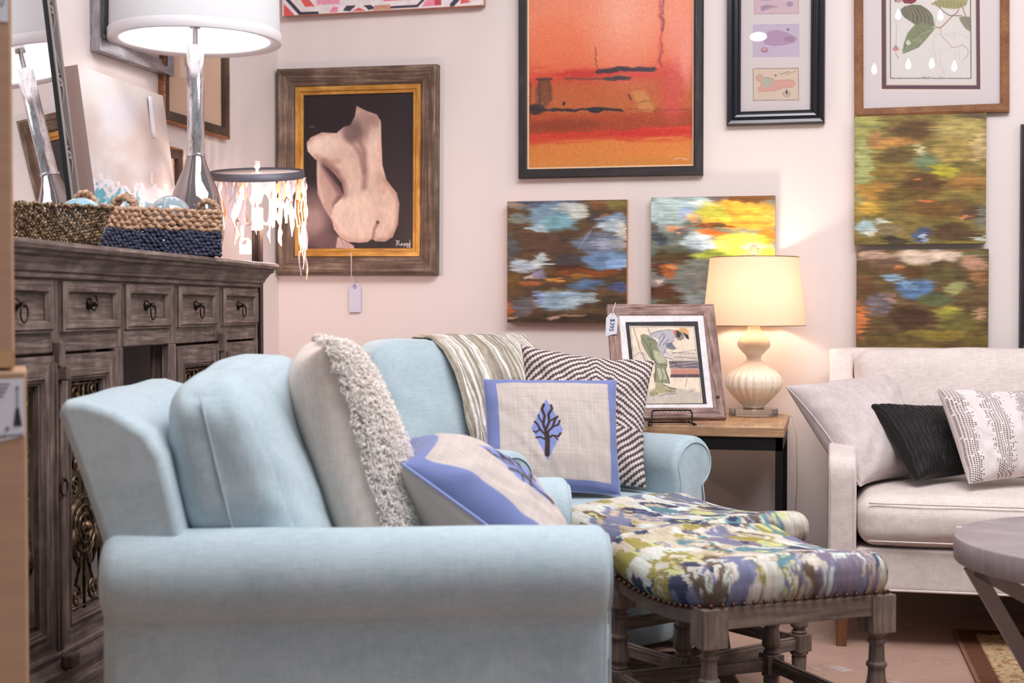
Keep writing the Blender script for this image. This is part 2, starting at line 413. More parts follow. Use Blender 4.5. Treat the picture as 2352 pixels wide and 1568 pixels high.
# ================================================================== PICTURES
def wall_thing(name, label, cat, cx, cz, roll=0.0, group=None, wall='back', gap=0.0):
    if wall == 'back':
        M = Matrix.Translation((cx, YB-gap, cz)) @ Matrix.Rotation(roll, 4, 'Y')
    else:
        M = Matrix.Translation((XL+gap, cx, cz)) @ Matrix.Rotation(PI/2, 4, 'Z') @ Matrix.Rotation(roll, 4, 'Y')
    return thing(name, label, cat, M=M, group=group)
GLASS = thin_glass('picture_glass', (255, 255, 255), 0.05, 0.0)
def sheet(name, w_, h_, y, m, parent, z=0.0, x=0.0, t=0.002):
    return MB().box((x-w_/2, y, z-h_/2), (x+w_/2, y+t, z+h_/2)).build(name, m, parent)

def streak(p, amt=24, fx=70., fy=3.2, seed=1):
    n1 = fbm(p.X0/fx, p.Y0/fy, seed, 3)-0.5; n2 = fbm(p.X0/38., p.Y0/16., seed+9, 3)-0.5
    p.warp(n1*amt*2+n2*22, n2*14+(fbm(p.X0/60., p.Y0/60., seed+2)-0.5)*14)
def finish(p, seed, a=0.22):
    s_ = fbm(p.X0/55., p.Y0/2.6, seed+20, 3); g = fbm(p.X0/22., p.Y0/9., seed+21, 3); p.tone(1+a*2.0*(s_-0.5)+0.22*2*(g-0.5))

def art_c1(p):
    p.C[:] = (92, 66, 42); streak(p, 22, seed=3)
    B = [(1250, 468, 90, 14, (72, 80, 104)), (1190, 475, 26, 8, (150, 130, 115)), (1420, 472, 26, 12, (124, 112, 52)), (1375, 470, 28, 9, (128, 84, 48)),
         (1190, 500, 18, 10, (120, 125, 115)), (1270, 500, 58, 34, (116, 148, 170)), (1285, 512, 34, 18, (110, 158, 168)), (1325, 488, 26, 18, (196, 200, 190)), (1300, 476, 20, 8, (190, 195, 190)), (1240, 526, 22, 9, (168, 192, 205)),
         (1365, 500, 22, 14, (75, 62, 50)), (1382, 496, 10, 6, (176, 110, 62)), (1410, 515, 38, 24, (128, 158, 190)), (1425, 540, 18, 34, (208, 205, 190)), (1400, 522, 26, 14, (180, 195, 205)), (1370, 560, 56, 22, (104, 116, 140)), (1395, 562, 30, 10, (150, 155, 170)),
         (1260, 560, 60, 22, (88, 60, 44)), (1180, 570, 16, 30, (86, 88, 92)), (1395, 600, 56, 24, (110, 146, 190)), (1420, 610, 26, 16, (130, 165, 210)), (1310, 600, 36, 14, (70, 60, 66)),
         (1205, 610, 34, 14, (186, 200, 214)), (1245, 600, 20, 18, (196, 208, 214)), (1238, 632, 16, 12, (138, 128, 156)), (1220, 640, 12, 7, (226, 190, 170)), (1310, 620, 40, 10, (76, 38, 22)), (1350, 630, 80, 10, (128, 66, 28)), (1275, 645, 16, 6, (218, 136, 52)), (1330, 638, 24, 5, (160, 106, 40)),
         (1215, 655, 26, 4, (170, 88, 46)), (1350, 658, 42, 13, (86, 112, 150)), (1425, 662, 22, 14, (88, 100, 150)), (1270, 670, 26, 6, (130, 100, 60)), (1290, 692, 60, 24, (146, 176, 202)), (1310, 698, 26, 12, (178, 196, 206)), (1240, 684, 10, 14, (130, 140, 185)), (1355, 690, 18, 14, (160, 176, 180)),
         (1204, 705, 26, 24, (112, 104, 110)), (1170, 708, 10, 18, (196, 98, 54)), (1185, 650, 18, 14, (110, 78, 30)), (1410, 700, 40, 16, (66, 52, 36)), (1300, 738, 150, 12, (62, 46, 32)), (1275, 733, 20, 4, (196, 150, 126)), (1320, 730, 30, 3, (170, 130, 100)), (1180, 735, 14, 5, (170, 130, 110))]
    for x, y, rx, ry, c in B: p.blob(x, y, rx, ry, c, 0.55, 0.92)
    finish(p, 3)
    p.X = p.X0; p.Y = p.Y0
    for k in range(3): p.line([(1330+k*8, 575-k*14), (1350+k*10, 548-k*14)], 2.5, (150, 165, 185), 0.4)
def art_c2(p):
    p.C[:] = (110, 118, 110); streak(p, 20, seed=8)
    B = [(1530, 490, 50, 40, (166, 190, 190)), (1600, 470, 46, 20, (160, 190, 195)), (1612, 466, 24, 7, (214, 226, 220)), (1700, 490, 90, 34, (240, 172, 40)), (1640, 490, 36, 20, (190, 196, 60)), (1700, 470, 30, 14, (250, 180, 50)), (1720, 452, 60, 9, (120, 72, 30)), (1650, 455, 24, 8, (110, 90, 90)),
         (1578, 488, 18, 10, (140, 160, 195)), (1590, 500, 14, 8, (226, 170, 110)), (1760, 500, 24, 20, (215, 160, 60)), (1690, 512, 80, 12, (226, 150, 40)), (1640, 518, 50, 6, (120, 62, 26)), (1655, 516, 16, 8, (92, 72, 34)), (1635, 534, 28, 8, (206, 104, 30)), (1555, 525, 22, 7, (226, 156, 110)), (1575, 528, 14, 6, (110, 96, 104)),
         (1764, 540, 22, 22, (226, 112, 20)), (1700, 560, 70, 26, (238, 226, 60)), (1660, 560, 30, 14, (240, 206, 90)), (1735, 566, 30, 12, (206, 226, 150)), (1600, 552, 36, 18, (186, 206, 212)), (1625, 562, 20, 12, (200, 222, 236)), (1500, 530, 14, 18, (96, 84, 80)), (1518, 555, 14, 16, (64, 76, 84)), (1540, 580, 36, 16, (92, 92, 70)), (1550, 590, 40, 12, (78, 58, 28)),
         (1640, 585, 60, 12, (170, 186, 60)), (1765, 585, 20, 16, (250, 214, 40)), (1530, 600, 50, 14, (84, 64, 36)), (1520, 612, 14, 8, (86, 96, 120)), (1600, 625, 60, 24, (118, 122, 112)), (1515, 620, 16, 14, (96, 52, 30)), (1540, 625, 20, 18, (186, 96, 44)), (1550, 618, 10, 7, (230, 146, 70)), (1512, 648, 18, 10, (150, 130, 130)), (1520, 646, 8, 5, (206, 190, 180)),
         (1530, 670, 50, 16, (86, 46, 24)), (1590, 660, 40, 18, (120, 124, 122)), (1620, 690, 40, 20, (150, 172, 180)), (1540, 700, 40, 14, (96, 66, 36)), (1580, 725, 60, 20, (120, 110, 96))]
    for x, y, rx, ry, c in B: p.blob(x, y, rx, ry, c, 0.55, 0.92)
    finish(p, 8)
def art_c3(p):
    p.C[:] = (128, 108, 48); streak(p, 26, seed=13)
    B = [(1985, 300, 40, 40, (160, 156, 78)), (1980, 400, 26, 80, (150, 158, 96)), (2100, 300, 56, 26, (92, 62, 30)), (2010, 320, 20, 16, (176, 120, 70)), (2200, 300, 70, 24, (170, 150, 80)), (2240, 272, 30, 8, (90, 70, 50)), (2060, 330, 60, 10, (190, 130, 60)), (2060, 360, 44, 20, (92, 70, 32)), (2120, 350, 16, 14, (200, 190, 140)),
         (2150, 345, 30, 12, (100, 84, 40)), (2130, 375, 30, 18, (110, 128, 90)), (2190, 350, 50, 26, (168, 140, 66)), (2250, 340, 18, 40, (190, 160, 104)), (2170, 395, 24, 16, (196, 182, 40)), (2060, 400, 50, 16, (136, 106, 40)), (2120, 425, 50, 24, (96, 60, 28)), (2010, 440, 46, 24, (170, 120, 44)), (2000, 480, 36, 14, (196, 150, 50)), (2080, 450, 60, 12, (104, 78, 30)),
         (2220, 420, 50, 20, (150, 104, 44)), (2150, 480, 80, 20, (112, 76, 34)), (2230, 490, 26, 20, (90, 62, 44)), (2255, 500, 12, 30, (110, 112, 100)), (1985, 525, 26, 18, (150, 184, 190)), (2000, 540, 16, 10, (216, 214, 196)), (2020, 508, 14, 8, (176, 184, 170)), (2045, 530, 30, 16, (130, 112, 80)), (2120, 540, 26, 16, (70, 84, 130)), (2128, 548, 10, 8, (176, 190, 210)),
         (2190, 535, 50, 20, (86, 60, 36)), (2250, 545, 12, 10, (180, 190, 180)), (2060, 553, 30, 8, (60, 52, 36)), (2110, 415, 12, 4, (220, 120, 70)), (2120, 462, 24, 3, (216, 110, 60)), (2210, 500, 8, 10, (200, 120, 80))]
    for x, y, rx, ry, c in B: p.blob(x, y, rx, ry, c, 0.6, 0.9)
    finish(p, 13)
def art_c4(p):
    p.C[:] = (100, 76, 42); streak(p, 24, seed=17)
    B = [(2000, 590, 40, 14, (186, 150, 130)), (2130, 590, 90, 16, (216, 190, 168)), (2030, 605, 36, 12, (110, 80, 60)), (2240, 590, 30, 12, (110, 110, 60)), (2235, 606, 30, 16, (190, 140, 110)), (2070, 620, 16, 10, (226, 130, 80)), (2100, 625, 50, 10, (96, 60, 30)), (2050, 640, 26, 10, (140, 170, 200)), (2105, 665, 46, 22, (82, 120, 170)), (2090, 655, 20, 10, (130, 165, 200)),
         (2170, 630, 50, 16, (90, 78, 40)), (2200, 665, 26, 16, (150, 150, 90)), (2250, 640, 20, 20, (150, 100, 60)), (2150, 690, 50, 12, (90, 96, 60)), (2020, 700, 30, 26, (120, 106, 116)), (2050, 690, 14, 10, (160, 120, 110)), (1975, 740, 16, 44, (206, 110, 56)), (1985, 660, 14, 30, (110, 70, 40)), (2090, 730, 50, 26, (76, 46, 28)), (2175, 715, 30, 14, (170, 160, 50)),
         (2200, 740, 50, 26, (116, 104, 44)), (2250, 720, 16, 14, (200, 150, 110)), (2150, 770, 80, 12, (140, 116, 40)), (2050, 780, 70, 12, (100, 80, 36)), (2240, 780, 30, 20, (110, 90, 34)), (2080, 800, 90, 8, (120, 96, 40))]
    for x, y, rx, ry, c in B: p.blob(x, y, rx, ry, c, 0.6, 0.9)
    finish(p, 17)
def canvas(label, fn, quad, cx, cz, w_, h_, roll, edge, grp='square abstract canvases on the back wall', t=0.036, m=None):
    M = Matrix.Translation((cx, YB-t-0.004, cz)) @ Matrix.Rotation(roll, 4, 'Y')
    o = paint_face('canvas_painting', w_, h_, quad, fn, m or PAINT, None, 0, 1.35, t, edge); o.matrix_world = M
    return tag(o, label, 'painting', grp)
canvas("square abstract painting in blue and brown, behind the framed sketch's upper left corner", art_c1, [(1167, 463), (1442, 462), (1440, 745), (1165, 742)], -0.957, 1.170, 0.455, 0.458, 0.0, (196, 128, 62))
canvas("square abstract painting with a bright yellow corner, behind the cream table lamp", art_c2, [(1494, 454), (1780, 448), (1782, 742), (1496, 742)], -0.413, 1.174, 0.452, 0.462, 0.0, (170, 150, 110))
canvas('square abstract painting in olive green and brown, hanging under the botanical print', art_c3, [(1961, 270), (2262, 262), (2264, 560), (1963, 564)], 0.318, 1.453, 0.450, 0.458, -0.002, (120, 110, 60))
canvas('square abstract painting in brown with a blue centre, directly above the white sofa back', art_c4, [(1967, 575), (2269, 574), (2267, 872), (1966, 872)], 0.328, 0.976, 0.452, 0.458, 0.0, (110, 90, 60))

def art_pink(p):
    p.C[:] = (228, 214, 214); R_ = (226, 84, 84); K = (66, 58, 74); PK = (236, 130, 160)
    P = lambda pts, c, s_=2: p.poly(pts, c, s_)
    p.crop(600, 0, 4.2)
    n = fbm(p.X/40, p.Y/40, 3)
    for k in range(-4, 5):
        oy = k*210-10
        P([(180, oy+20), (300, oy+150), (180, oy+150)], R_); p.line([(215, oy-20), (350, oy+130), (520, oy+130)], 34, K, 1, 6)
        P([(345, oy-20), (430, oy-20), (500, oy+65), (400, oy+65)], R_); p.rect(520, oy-10, 750, oy+50, PK, 14, .8)
        P([(690, oy+70), (740, oy+80), (720, oy+130), (635, oy+130)], PK); P([(815, oy+70), (915, oy+70), (850, oy+125), (780, oy+115)], K)
        P([(985, oy+70), (1060, oy+70), (1110, oy+105), (1040, oy+120)], K); P([(870, oy+125), (940, oy+90), (1010, oy+125)], R_)
        P([(1130, oy-40), (1530, oy-40), (1450, oy+38), (1190, oy+38)], (232, 96, 126)); p.line([(1255, oy+102), (1520, oy+98), (1640, oy-20)], 24, K, 1, 5)
        P([(1100, oy+75), (1250, oy+70), (1260, oy+125), (1080, oy+125)], (200, 140, 116)); P([(1640, oy+10), (1750, oy-20), (1755, oy+100), (1560, oy+105)], PK)
        P([(1690, oy-20), (1755, oy-20), (1755, oy+100), (1690, oy+100)], (196, 70, 76)); p.line([(1920, oy-30), (1920, oy+40), (1860, oy+100)], 44, K, 1, 6)
        P([(1950, oy), (2040, oy+80), (1940, oy+95)], R_); P([(2090, oy-30), (2170, oy-30), (2170, oy+10)], (70, 50, 90)); p.rect(1990, oy-30, 2100, oy+60, (230, 170, 196), 20, .7)
    p.tone(0.94+0.12*n)
canvas("canvas with pink, red and black zigzags at the top edge, above the bare back painting", art_pink, [(640, -330), (1115, -338), (1115, 24), (640, 32)], -1.683, 2.44, 0.808, 0.60, -0.008, (196, 140, 116), None)

# --- framed painting of a seated back
def art_nude(p):
    p.C[:] = (42, 31, 35); p.crop(620, 100, 2.375)
    n = fbm(p.X/60, p.Y/60, 5, 4); n2 = fbm(p.X/18, p.Y/30, 6, 4)
    p.blob(230, 950, 130, 150, (142, 108, 106), 0.9, .9); p.blob(240, 960, 60, 70, (176, 142, 138), 0.9, .8); p.blob(330, 1080, 80, 50, (120, 84, 84), 0.9, .8)
    sk = (222, 186, 168)
    leg = [(262, 640), (285, 640), (310, 690), (350, 740), (385, 780), (408, 820), (380, 890), (345, 960), (300, 890), (268, 820), (262, 700)]
    p.poly(leg, (200, 160, 146), 5); p.line([(300, 660), (350, 740), (400, 820), (370, 880)], 34, (110, 74, 72), .75, 26); p.line([(275, 660), (272, 760), (300, 860)], 14, (228, 196, 184), .7, 12)
    t_ = [(480, 340), (530, 365), (590, 385), (612, 420), (615, 520), (622, 660), (645, 740), (700, 810), (715, 870), (708, 980), (680, 1050), (640, 1075), (590, 1074), (566, 1062), (545, 1078), (500, 1082), (440, 1078), (395, 1055), (360, 1010), (343, 940), (360, 880), (400, 840), (412, 810), (400, 760), (370, 720), (330, 680), (250, 630), (212, 590), (205, 545), (230, 515), (290, 487), (370, 490), (410, 455), (445, 445), (470, 400)]
    m0 = p.C.copy(); q = Pt(p.X, p.Y, sk); q.T = p.T
    q.blob(440, 930, 120, 150, (236, 204, 186), 0.9, .8); q.blob(640, 930, 90, 140, (228, 192, 172), .9, .8); q.blob(300, 560, 80, 50, (236, 208, 192), .8, .8)
    q.blob(520, 440, 64, 90, (156, 122, 112), .9, .85); q.blob(455, 480, 55, 60, (112, 86, 86), .9, .85); q.blob(580, 420, 30, 40, (160, 120, 106), .9, .7)
    q.line([(480, 500), (520, 580), (530, 680), (522, 780)], 22, (140, 100, 92), .85, 34); q.line([(440, 520), (500, 600), (520, 700)], 18, (120, 88, 84), .6, 24)
    q.line([(300, 650), (370, 700), (400, 760), (410, 820)], 34, (124, 82, 76), .85, 36); q.line([(260, 620), (330, 650), (380, 640)], 22, (170, 124, 110), .6, 30)
    q.blob(600, 600, 26, 120, (206, 160, 138), .9, .5); q.blob(570, 570, 30, 120, (232, 200, 184), .9, .6); q.blob(620, 760, 30, 60, (196, 150, 130), .9, .5)
    q.line([(598, 975), (580, 1010), (572, 1065)], 12, (150, 92, 82), .85, 14); q.blob(598, 970, 9, 9, (96, 60, 56), .9, .9); q.line([(350, 960), (390, 1040), (470, 1075), (560, 1070)], 16, (190, 140, 122), .6, 20)
    q.blob(500, 860, 80, 40, (238, 206, 180), .9, .5); q.line([(640, 740), (700, 830), (712, 900), (700, 1000), (660, 1060), (600, 1070)], 22, (172, 122, 106), .75, 26); q.line([(210, 550), (260, 500), (340, 490)], 14, (190, 140, 120), .6, 14)
    q.blob(500, 350, 22, 14, (180, 130, 120), .8, .8)
    q.tone(0.9+0.12*n+0.1*n2); p.C = q.C.copy(); full = p.C; mask = Pt(p.X, p.Y, (0, 0, 0)); mask.T = p.T
    mask.poly(t_, (255, 255, 255), 5); k = mask.C[:, :1]/255; p.C = m0*(1-k)+full*k
    # leg lies beside the torso
    p.poly([(380, 1050), (430, 1075), (470, 1100), (470, 1115), (370, 1112)], (206, 166, 160), 5); p.line([(395, 1060), (420, 1105)], 5, (170, 120, 116), .8); p.line([(420, 1070), (440, 1105)], 5, (170, 120, 116), .8)
    p.blob(235, 458, 18, 4, (100, 88, 88), .6, .8); p.tone(0.94+0.12*fbm(p.X/30, p.Y/80, 8))
    S = (226, 212, 206)
    for ln in ([(700, 1098), (706, 1070)], [(698, 1072), (716, 1070), (712, 1082), (703, 1085), (722, 1096)], [(728, 1086), (724, 1094), (732, 1094), (732, 1085)], [(738, 1086), (742, 1093), (748, 1084), (742, 1104)], [(752, 1094), (753, 1084), (757, 1094), (761, 1084), (764, 1094)], [(769, 1085), (768, 1093), (773, 1093), (774, 1084)], [(772, 1066), (774, 1094)], [(756, 1102), (762, 1098), (758, 1108)], [(768, 1099), (774, 1101), (768, 1104), (774, 1107)]):
        p.line(ln, 3.0, S, 1, 1.6)
WORN = wood('worn_brown_frame', (70, 52, 44), (104, 82, 68), (150, 128, 112), 0.7, (4, 130, 1), 0.8)
GOLD = wood('gold_liner', (160, 108, 44), (196, 140, 62), (222, 172, 92), 0.45, (8, 60, 1), 0.2); nodes(GOLD)[1].inputs['Metallic'].default_value = 0.25
fw_, fh_ = 0.448, 0.60
r = wall_thing('framed_painting', "painting of a bare back in a wide worn wood frame with gold liner", 'painting', -1.786, 1.528, 0.006, gap=0.0)
MB().frame(fw_+0.064, fh_+0.064, [(0, 0.012), (0.0, 0.022), (0.010, 0.030), (0.045, 0.046), (0.058, 0.050), (0.068, 0.044), (0.070, 0.0)]).build('frame', WORN, r, fix=False)
part(MB().frame(fw_, fh_, [(0, 0.010), (0, 0.016), (0.010, 0.018), (0.014, 0.024), (0.030, 0.026), (0.034, 0.014)]).build('liner', GOLD, r, fix=False), 'gold inner liner')
paint_face('artwork', fw_, fh_, [(700, 222), (952, 210), (953, 568), (701, 570)], art_nude, PAINT, r, -0.010, 1.2)

# --- orange painting
def art_orange(p):
    ys = [-300, 0, 60, 150, 178, 200, 250, 268, 296, 304, 320, 330, 388]; cs = [(228, 120, 88), (232, 126, 92), (234, 124, 82), (224, 98, 58), (206, 60, 38), (190, 84, 40), (186, 90, 42), (172, 62, 28), (158, 58, 26), (206, 50, 30), (206, 66, 34), (214, 116, 46), (212, 128, 50)]
    n = fbm(p.X0/50, p.Y0/7, 2, 4); n2 = fbm(p.X0/16, p.Y0/16, 4, 5); Yw = p.Y0+(n-0.5)*26
    for i in range(3): p.C[:, i] = np.interp(Yw, ys, [c[i] for c in cs])
    p.crop(1160, 0, 2.0635).warp((n2-0.5)*30, (n2-.5)*16)
    p.blob(580, 120, 150, 240, (240, 160, 134), 1.4, .5); p.blob(560, 60, 60, 120, (242, 176, 156), 1.2, .25); p.blob(830, 230, 60, 200, (236, 140, 124), .9, .5); p.blob(250, 200, 120, 120, (232, 108, 70), .9, .5)
    p.blob(790, 450, 60, 130, (208, 66, 60), .9, .7); p.blob(430, 352, 170, 16, (196, 40, 36), .8, .8); p.blob(640, 370, 60, 10, (216, 54, 54), .9, .7); p.blob(860, 300, 30, 120, (234, 140, 124), .9, .5)
    p.blob(300, 590, 170, 26, (132, 50, 24), .9, .6); p.blob(690, 640, 180, 16, (204, 30, 28), .9, .7); p.blob(420, 640, 180, 12, (190, 44, 26), .9, .6)
    p.line([(735, 0), (745, 180), (735, 340)], 12, (214, 60, 66), .85, 12); p.line([(752, 0), (750, 170)], 8, (70, 50, 70), .7, 8); p.line([(748, 230), (742, 330)], 6, (70, 50, 60), .5, 8)
    p.line([(445, 235), (448, 345)], 5, (100, 50, 40), .7, 5); p.line([(450, 345), (560, 338), (710, 346)], 22, (56, 42, 54), .95, 6); p.blob(540, 382, 60, 12, (58, 52, 60), .5, .95); p.line([(300, 372), (440, 380), (600, 380)], 9, (92, 50, 40), .7, 6)
    p.blob(200, 430, 42, 66, (96, 54, 38), .5, .7); p.line([(170, 370), (238, 372)], 12, (66, 46, 44), .9); p.line([(180, 370), (185, 480)], 9, (70, 44, 38), .7, 8); p.line([(228, 370), (228, 470)], 9, (80, 48, 40), .7, 8)
    p.line([(135, 500), (160, 515), (260, 515), (330, 522), (440, 520), (560, 532)], 12, (40, 32, 40), .95, 5); p.blob(445, 524, 36, 14, (40, 32, 40), .4, 1); p.blob(165, 512, 40, 26, (48, 34, 38), .5, .9); p.blob(292, 487, 9, 10, (44, 34, 38), .4, 1)
    p.poly([(600, 445), (660, 440), (710, 510), (690, 545), (640, 535)], (198, 128, 66), 10, .8); p.line([(585, 455), (600, 480)], 7, (60, 40, 44), .8); p.line([(630, 500), (690, 490), (705, 515)], 3, (90, 54, 40), .7); p.line([(580, 525), (720, 535), (880, 540)], 4, (120, 50, 36), .6)
    p.line([(135, 380), (137, 560)], 6, (110, 50, 36), .6); p.line([(800, 768), (830, 764), (860, 768)], 4, (226, 176, 170), .8, 3)
    for x in (150, 228, 348): p.line([(x, 660), (x+2, 780)], 2, (170, 80, 40), .35)
    p.X = p.X0; p.Y = p.Y0; p.tone(0.95+0.1*fbm(p.X0/3.5, p.Y0/3.5, 12, 3)); p.mix(np.clip((fbm(p.X0/2.2, p.Y0/2.2, 31, 2)-0.74)*6, 0, .2), (250, 214, 190))
ORP = painted('varnished_oil', 0.28, 0.5, 330, 0.5)
BLK = wood('black_wood_frame', (26, 22, 24), (36, 31, 34), (58, 50, 52), 0.5, (5, 60, 1), 0.3)
r = wall_thing('framed_painting', 'large orange and red abstract painting in a flat black frame', 'painting', -0.797, 1.90, 0.0, gap=0.0)
ow, oh = 0.626, 0.76
MB().frame(ow, oh, [(0, 0.020), (0.0, 0.030), (0.006, 0.034), (0.030, 0.034), (0.034, 0.028), (0.034, 0)]).build('frame', BLK, r, fix=False)
part(MB().frame(ow-0.012, oh-0.012, [(0, 0.022), (0.007, 0.026), (0.007, 0.01)]).build('liner', mat('pale_liner', (222, 184, 150), 0.6), r, fix=False), 'thin pale inner edge')
paint_face('artwork', ow-0.006, oh-0.006, [(1220, -75), (1593, -75), (1586, 386), (1224, 383)], art_orange, ORP, r, -0.021, 1.25)

# --- black frame with maps
def art_maps(p):
    p.C[:] = (226, 212, 212); p.crop(1640, 0, 5.225)
    def chart(x0, y0, x1, y1, c, e): p.rect(x0, y0, x1, y1, e, 3); p.rect(x0+6, y0+6, x1-6, y1-6, c, 4)
    chart(484, -170, 1016, 200, (218, 186, 196), (176, 140, 146)); p.blob(620, 20, 130, 22, (140, 124, 170), .5, .8); p.blob(760, 15, 60, 16, (150, 130, 170), .5, .7); p.poly([(560, 110), (640, 90), (790, 115), (700, 130), (570, 170)], (176, 150, 170), 6); p.blob(910, 90, 40, 30, (150, 140, 168), .4, .7)
    p.blob(700, -90, 160, 50, (170, 140, 160), .5, .7)
    chart(472, 318, 1018, 692, (206, 188, 208), (190, 172, 196)); P = [(590, 480), (660, 400), (760, 385), (880, 420), (990, 480), (960, 530), (880, 545), (790, 560), (700, 560), (610, 540)]
    p.poly(P, (190, 150, 182), 10, .9); p.line(P+[P[0]], 4, (150, 120, 160), .7); p.blob(900, 490, 60, 30, (164, 124, 156), .8, .7); p.blob(888, 380, 16, 16, (130, 110, 150), .5, .9); p.blob(608, 612, 42, 32, (190, 110, 130), .4, .85); p.blob(608, 605, 26, 16, (214, 180, 190), .5, .8)
    chart(472, 822, 1008, 1194, (226, 202, 180), (120, 100, 104)); P = [(510, 920), (560, 890), (590, 930), (640, 930), (700, 940), (730, 965), (900, 955), (960, 975), (968, 1010), (930, 1045), (840, 1045), (720, 1085), (540, 1090), (530, 1050), (570, 1030), (570, 990), (510, 945)]
    p.poly(P, (226, 170, 158), 5); p.poly([(570, 930), (640, 925), (710, 950), (680, 1020), (650, 1050), (600, 1035), (585, 980)], (190, 188, 172), 6); p.line(P+[P[0]], 4, (160, 110, 104), .8)
    for k in range(5): p.blob(800+k*24, 890-k*6, 12, 5, (120, 104, 104), .5, .8); p.blob(870+k*24, 900-k*10, 12, 4, (120, 104, 104), .5, .7)
    p.blob(866, 1118, 44, 34, (130, 118, 124), .3, .7); p.blob(866, 1118, 34, 26, (220, 198, 180), .3, .9); p.poly([(866, 1055), (880, 1120), (852, 1120)], (70, 60, 66), 4); p.blob(738, 906, 12, 12, (110, 96, 100), .5, .9)
BLKG = mat('gloss_black_frame', (24, 22, 30), 0.22, spec=0.6)
r = wall_thing('framed_map_print', 'narrow white-matted print of three small maps in a glossy ridged black frame', 'picture', -0.189, 1.95, 0.0)
bw_, bh_ = 0.250, 0.470; cz_off = 0.0
MB().frame(bw_, bh_, [(0, 0.012), (0, 0.018), (0.006, 0.016), (0.012, 0.024), (0.022, 0.026), (0.026, 0.022), (0.034, 0.030), (0.046, 0.032), (0.050, 0.026), (0.052, 0)]).build('frame', BLKG, r, bevel=0.001, fix=False)
paint_face('artwork', bw_, bh_, [(1703, -31), (1863, -36), (1858, 250), (1703, 253)], art_maps, PAPER, r, -0.008, 0.9)
sheet('glass', bw_, bh_, -0.013, GLASS, r, t=0.001)

# --- botanical print
def art_bot(p):
    p.C[:] = (228, 216, 216); p.crop(1940, 0, 5.6)
    p.rect(440, -900, 1790, 1170, (238, 222, 212), 6); p.rect(464, -900, 1764, 1140, (112, 78, 88), 4); p.rect(524, -900, 1716, 1092, (214, 190, 160), 4); p.rect(534, -900, 1706, 1084, (230, 220, 214), 3)
    p.rect(578, -900, 1650, 1008, (104, 104, 106), 3); p.rect(590, -900, 1638, 998, (230, 222, 218), 3)
    p.poly([(740, 0), (935, 0), (925, 30), (870, 58), (770, 50), (745, 20)], (150, 62, 72), 6); p.blob(690, 15, 50, 26, (196, 150, 140), .6, .9); p.line([(640, 0), (655, 30)], 10, (70, 66, 60), .9)
    L1 = [(720, 130), (770, 90), (880, 66), (990, 75), (1080, 130), (1140, 210), (1175, 350), (1100, 335), (1010, 300), (920, 330), (880, 300), (770, 230), (735, 185)]
    p.poly(L1, (130, 124, 104), 6); 
    for k in range(7): x = 800+k*52; p.line([(x, 90+k*10), (x+60, 170+k*14), (x+66, 290+k*6)], 8, (176, 168, 136), .7, 8)
    for k in range(6): x = 835+k*52; p.line([(x, 100+k*10), (x+55, 190+k*12), (x+40, 290)], 9, (86, 82, 70), .5, 10)
    L2 = [(1180, 375), (1100, 320), (1000, 300), (900, 330), (810, 430), (760, 560), (740, 695), (840, 660), (960, 610), (1040, 530), (1110, 450)]
    p.poly(L2, (142, 148, 112), 6); p.line([(1180, 375), (1000, 440), (850, 560), (750, 680)], 8, (196, 196, 158), .8)
    for k in range(6): x = 1060-k*52; y = 420+k*44; p.line([(x, y), (x-70, y-60+k*12)], 6, (90, 96, 70), .6, 6); p.line([(x, y), (x-20, y+90-k*8)], 6, (186, 186, 146), .6, 6)
    p.blob(820, 550, 30, 34, (238, 232, 228), .5, .8); p.blob(950, 520, 60, 30, (176, 172, 150), .9, .5)
    p.poly([(1115, 60), (1200, 20), (1330, -20), (1610, 20), (1590, 80), (1440, 130), (1330, 120), (1220, 95)], (176, 168, 116), 6)
    for k in range(9): p.line([(1180+k*48, 20+k*4), (1210+k*44, 100)], 7, (108, 104, 66), .6, 6)
    p.poly([(1490, 235), (1560, 220), (1640, 230), (1640, 420), (1570, 370), (1520, 300)], (150, 142, 120), 6); p.line([(1520, 240), (1640, 400)], 6, (196, 176, 140), .7)
    S = (176, 122, 92); p.line([(1180, 358), (1250, 362), (1300, 320), (1400, 220), (1470, 170), (1500, 95), (1540, 110), (1580, 215)], 13, S, .95, 5); p.line([(1225, 95), (1290, 160), (1370, 210), (1450, 212), (1530, 215)], 12, (130, 104, 88), .9, 5); p.line([(1250, 370), (1250, 450), (1330, 540), (1400, 610), (1450, 610), (1540, 580), (1610, 640), (1600, 720), (1540, 770)], 7, (176, 140, 124), .85, 5)
    p.line([(658, 250), (664, 420), (655, 600)], 5, (130, 120, 130), .8); p.blob(654, 630, 44, 26, (216, 130, 120), .5, .85); p.blob(654, 600, 20, 20, (140, 150, 190), .5, .8); p.line([(650, 680), (688, 750)], 10, (170, 130, 130), .8)
    G = (186, 172, 172)
    for a in ([(1140, 520), (1200, 440), (1330, 450), (1420, 430), (1560, 460), (1620, 520)], [(1140, 520), (1150, 620), (1180, 700), (1220, 640), (1330, 650), (1420, 600)], [(1180, 700), (1190, 800), (1300, 960)], [(1240, 660), (1240, 800), (1300, 950)], [(1430, 400), (1420, 560)], [(1440, 650), (1440, 780)], [(1480, 640), (1500, 760), (1560, 850)], [(1090, 640), (1160, 700)]):
        p.line(a, 4, G, .7, 4)
    for x, y in ((1010, 990), (1040, 988), (1090, 986), (1240, 982)): p.blob(x, y, 22, 3, (110, 110, 112), .6, .9)
BRZ = wood('bronze_beaded_frame', (92, 54, 30), (132, 82, 46), (168, 116, 72), 0.5, (260, 260, 1), 1.0)
r = wall_thing('framed_botanical_print', 'botanical leaf print with wide white mat in a bronze textured frame', 'picture', 0.3545, 1.995, -0.008)
tw, th = 0.468, 0.560
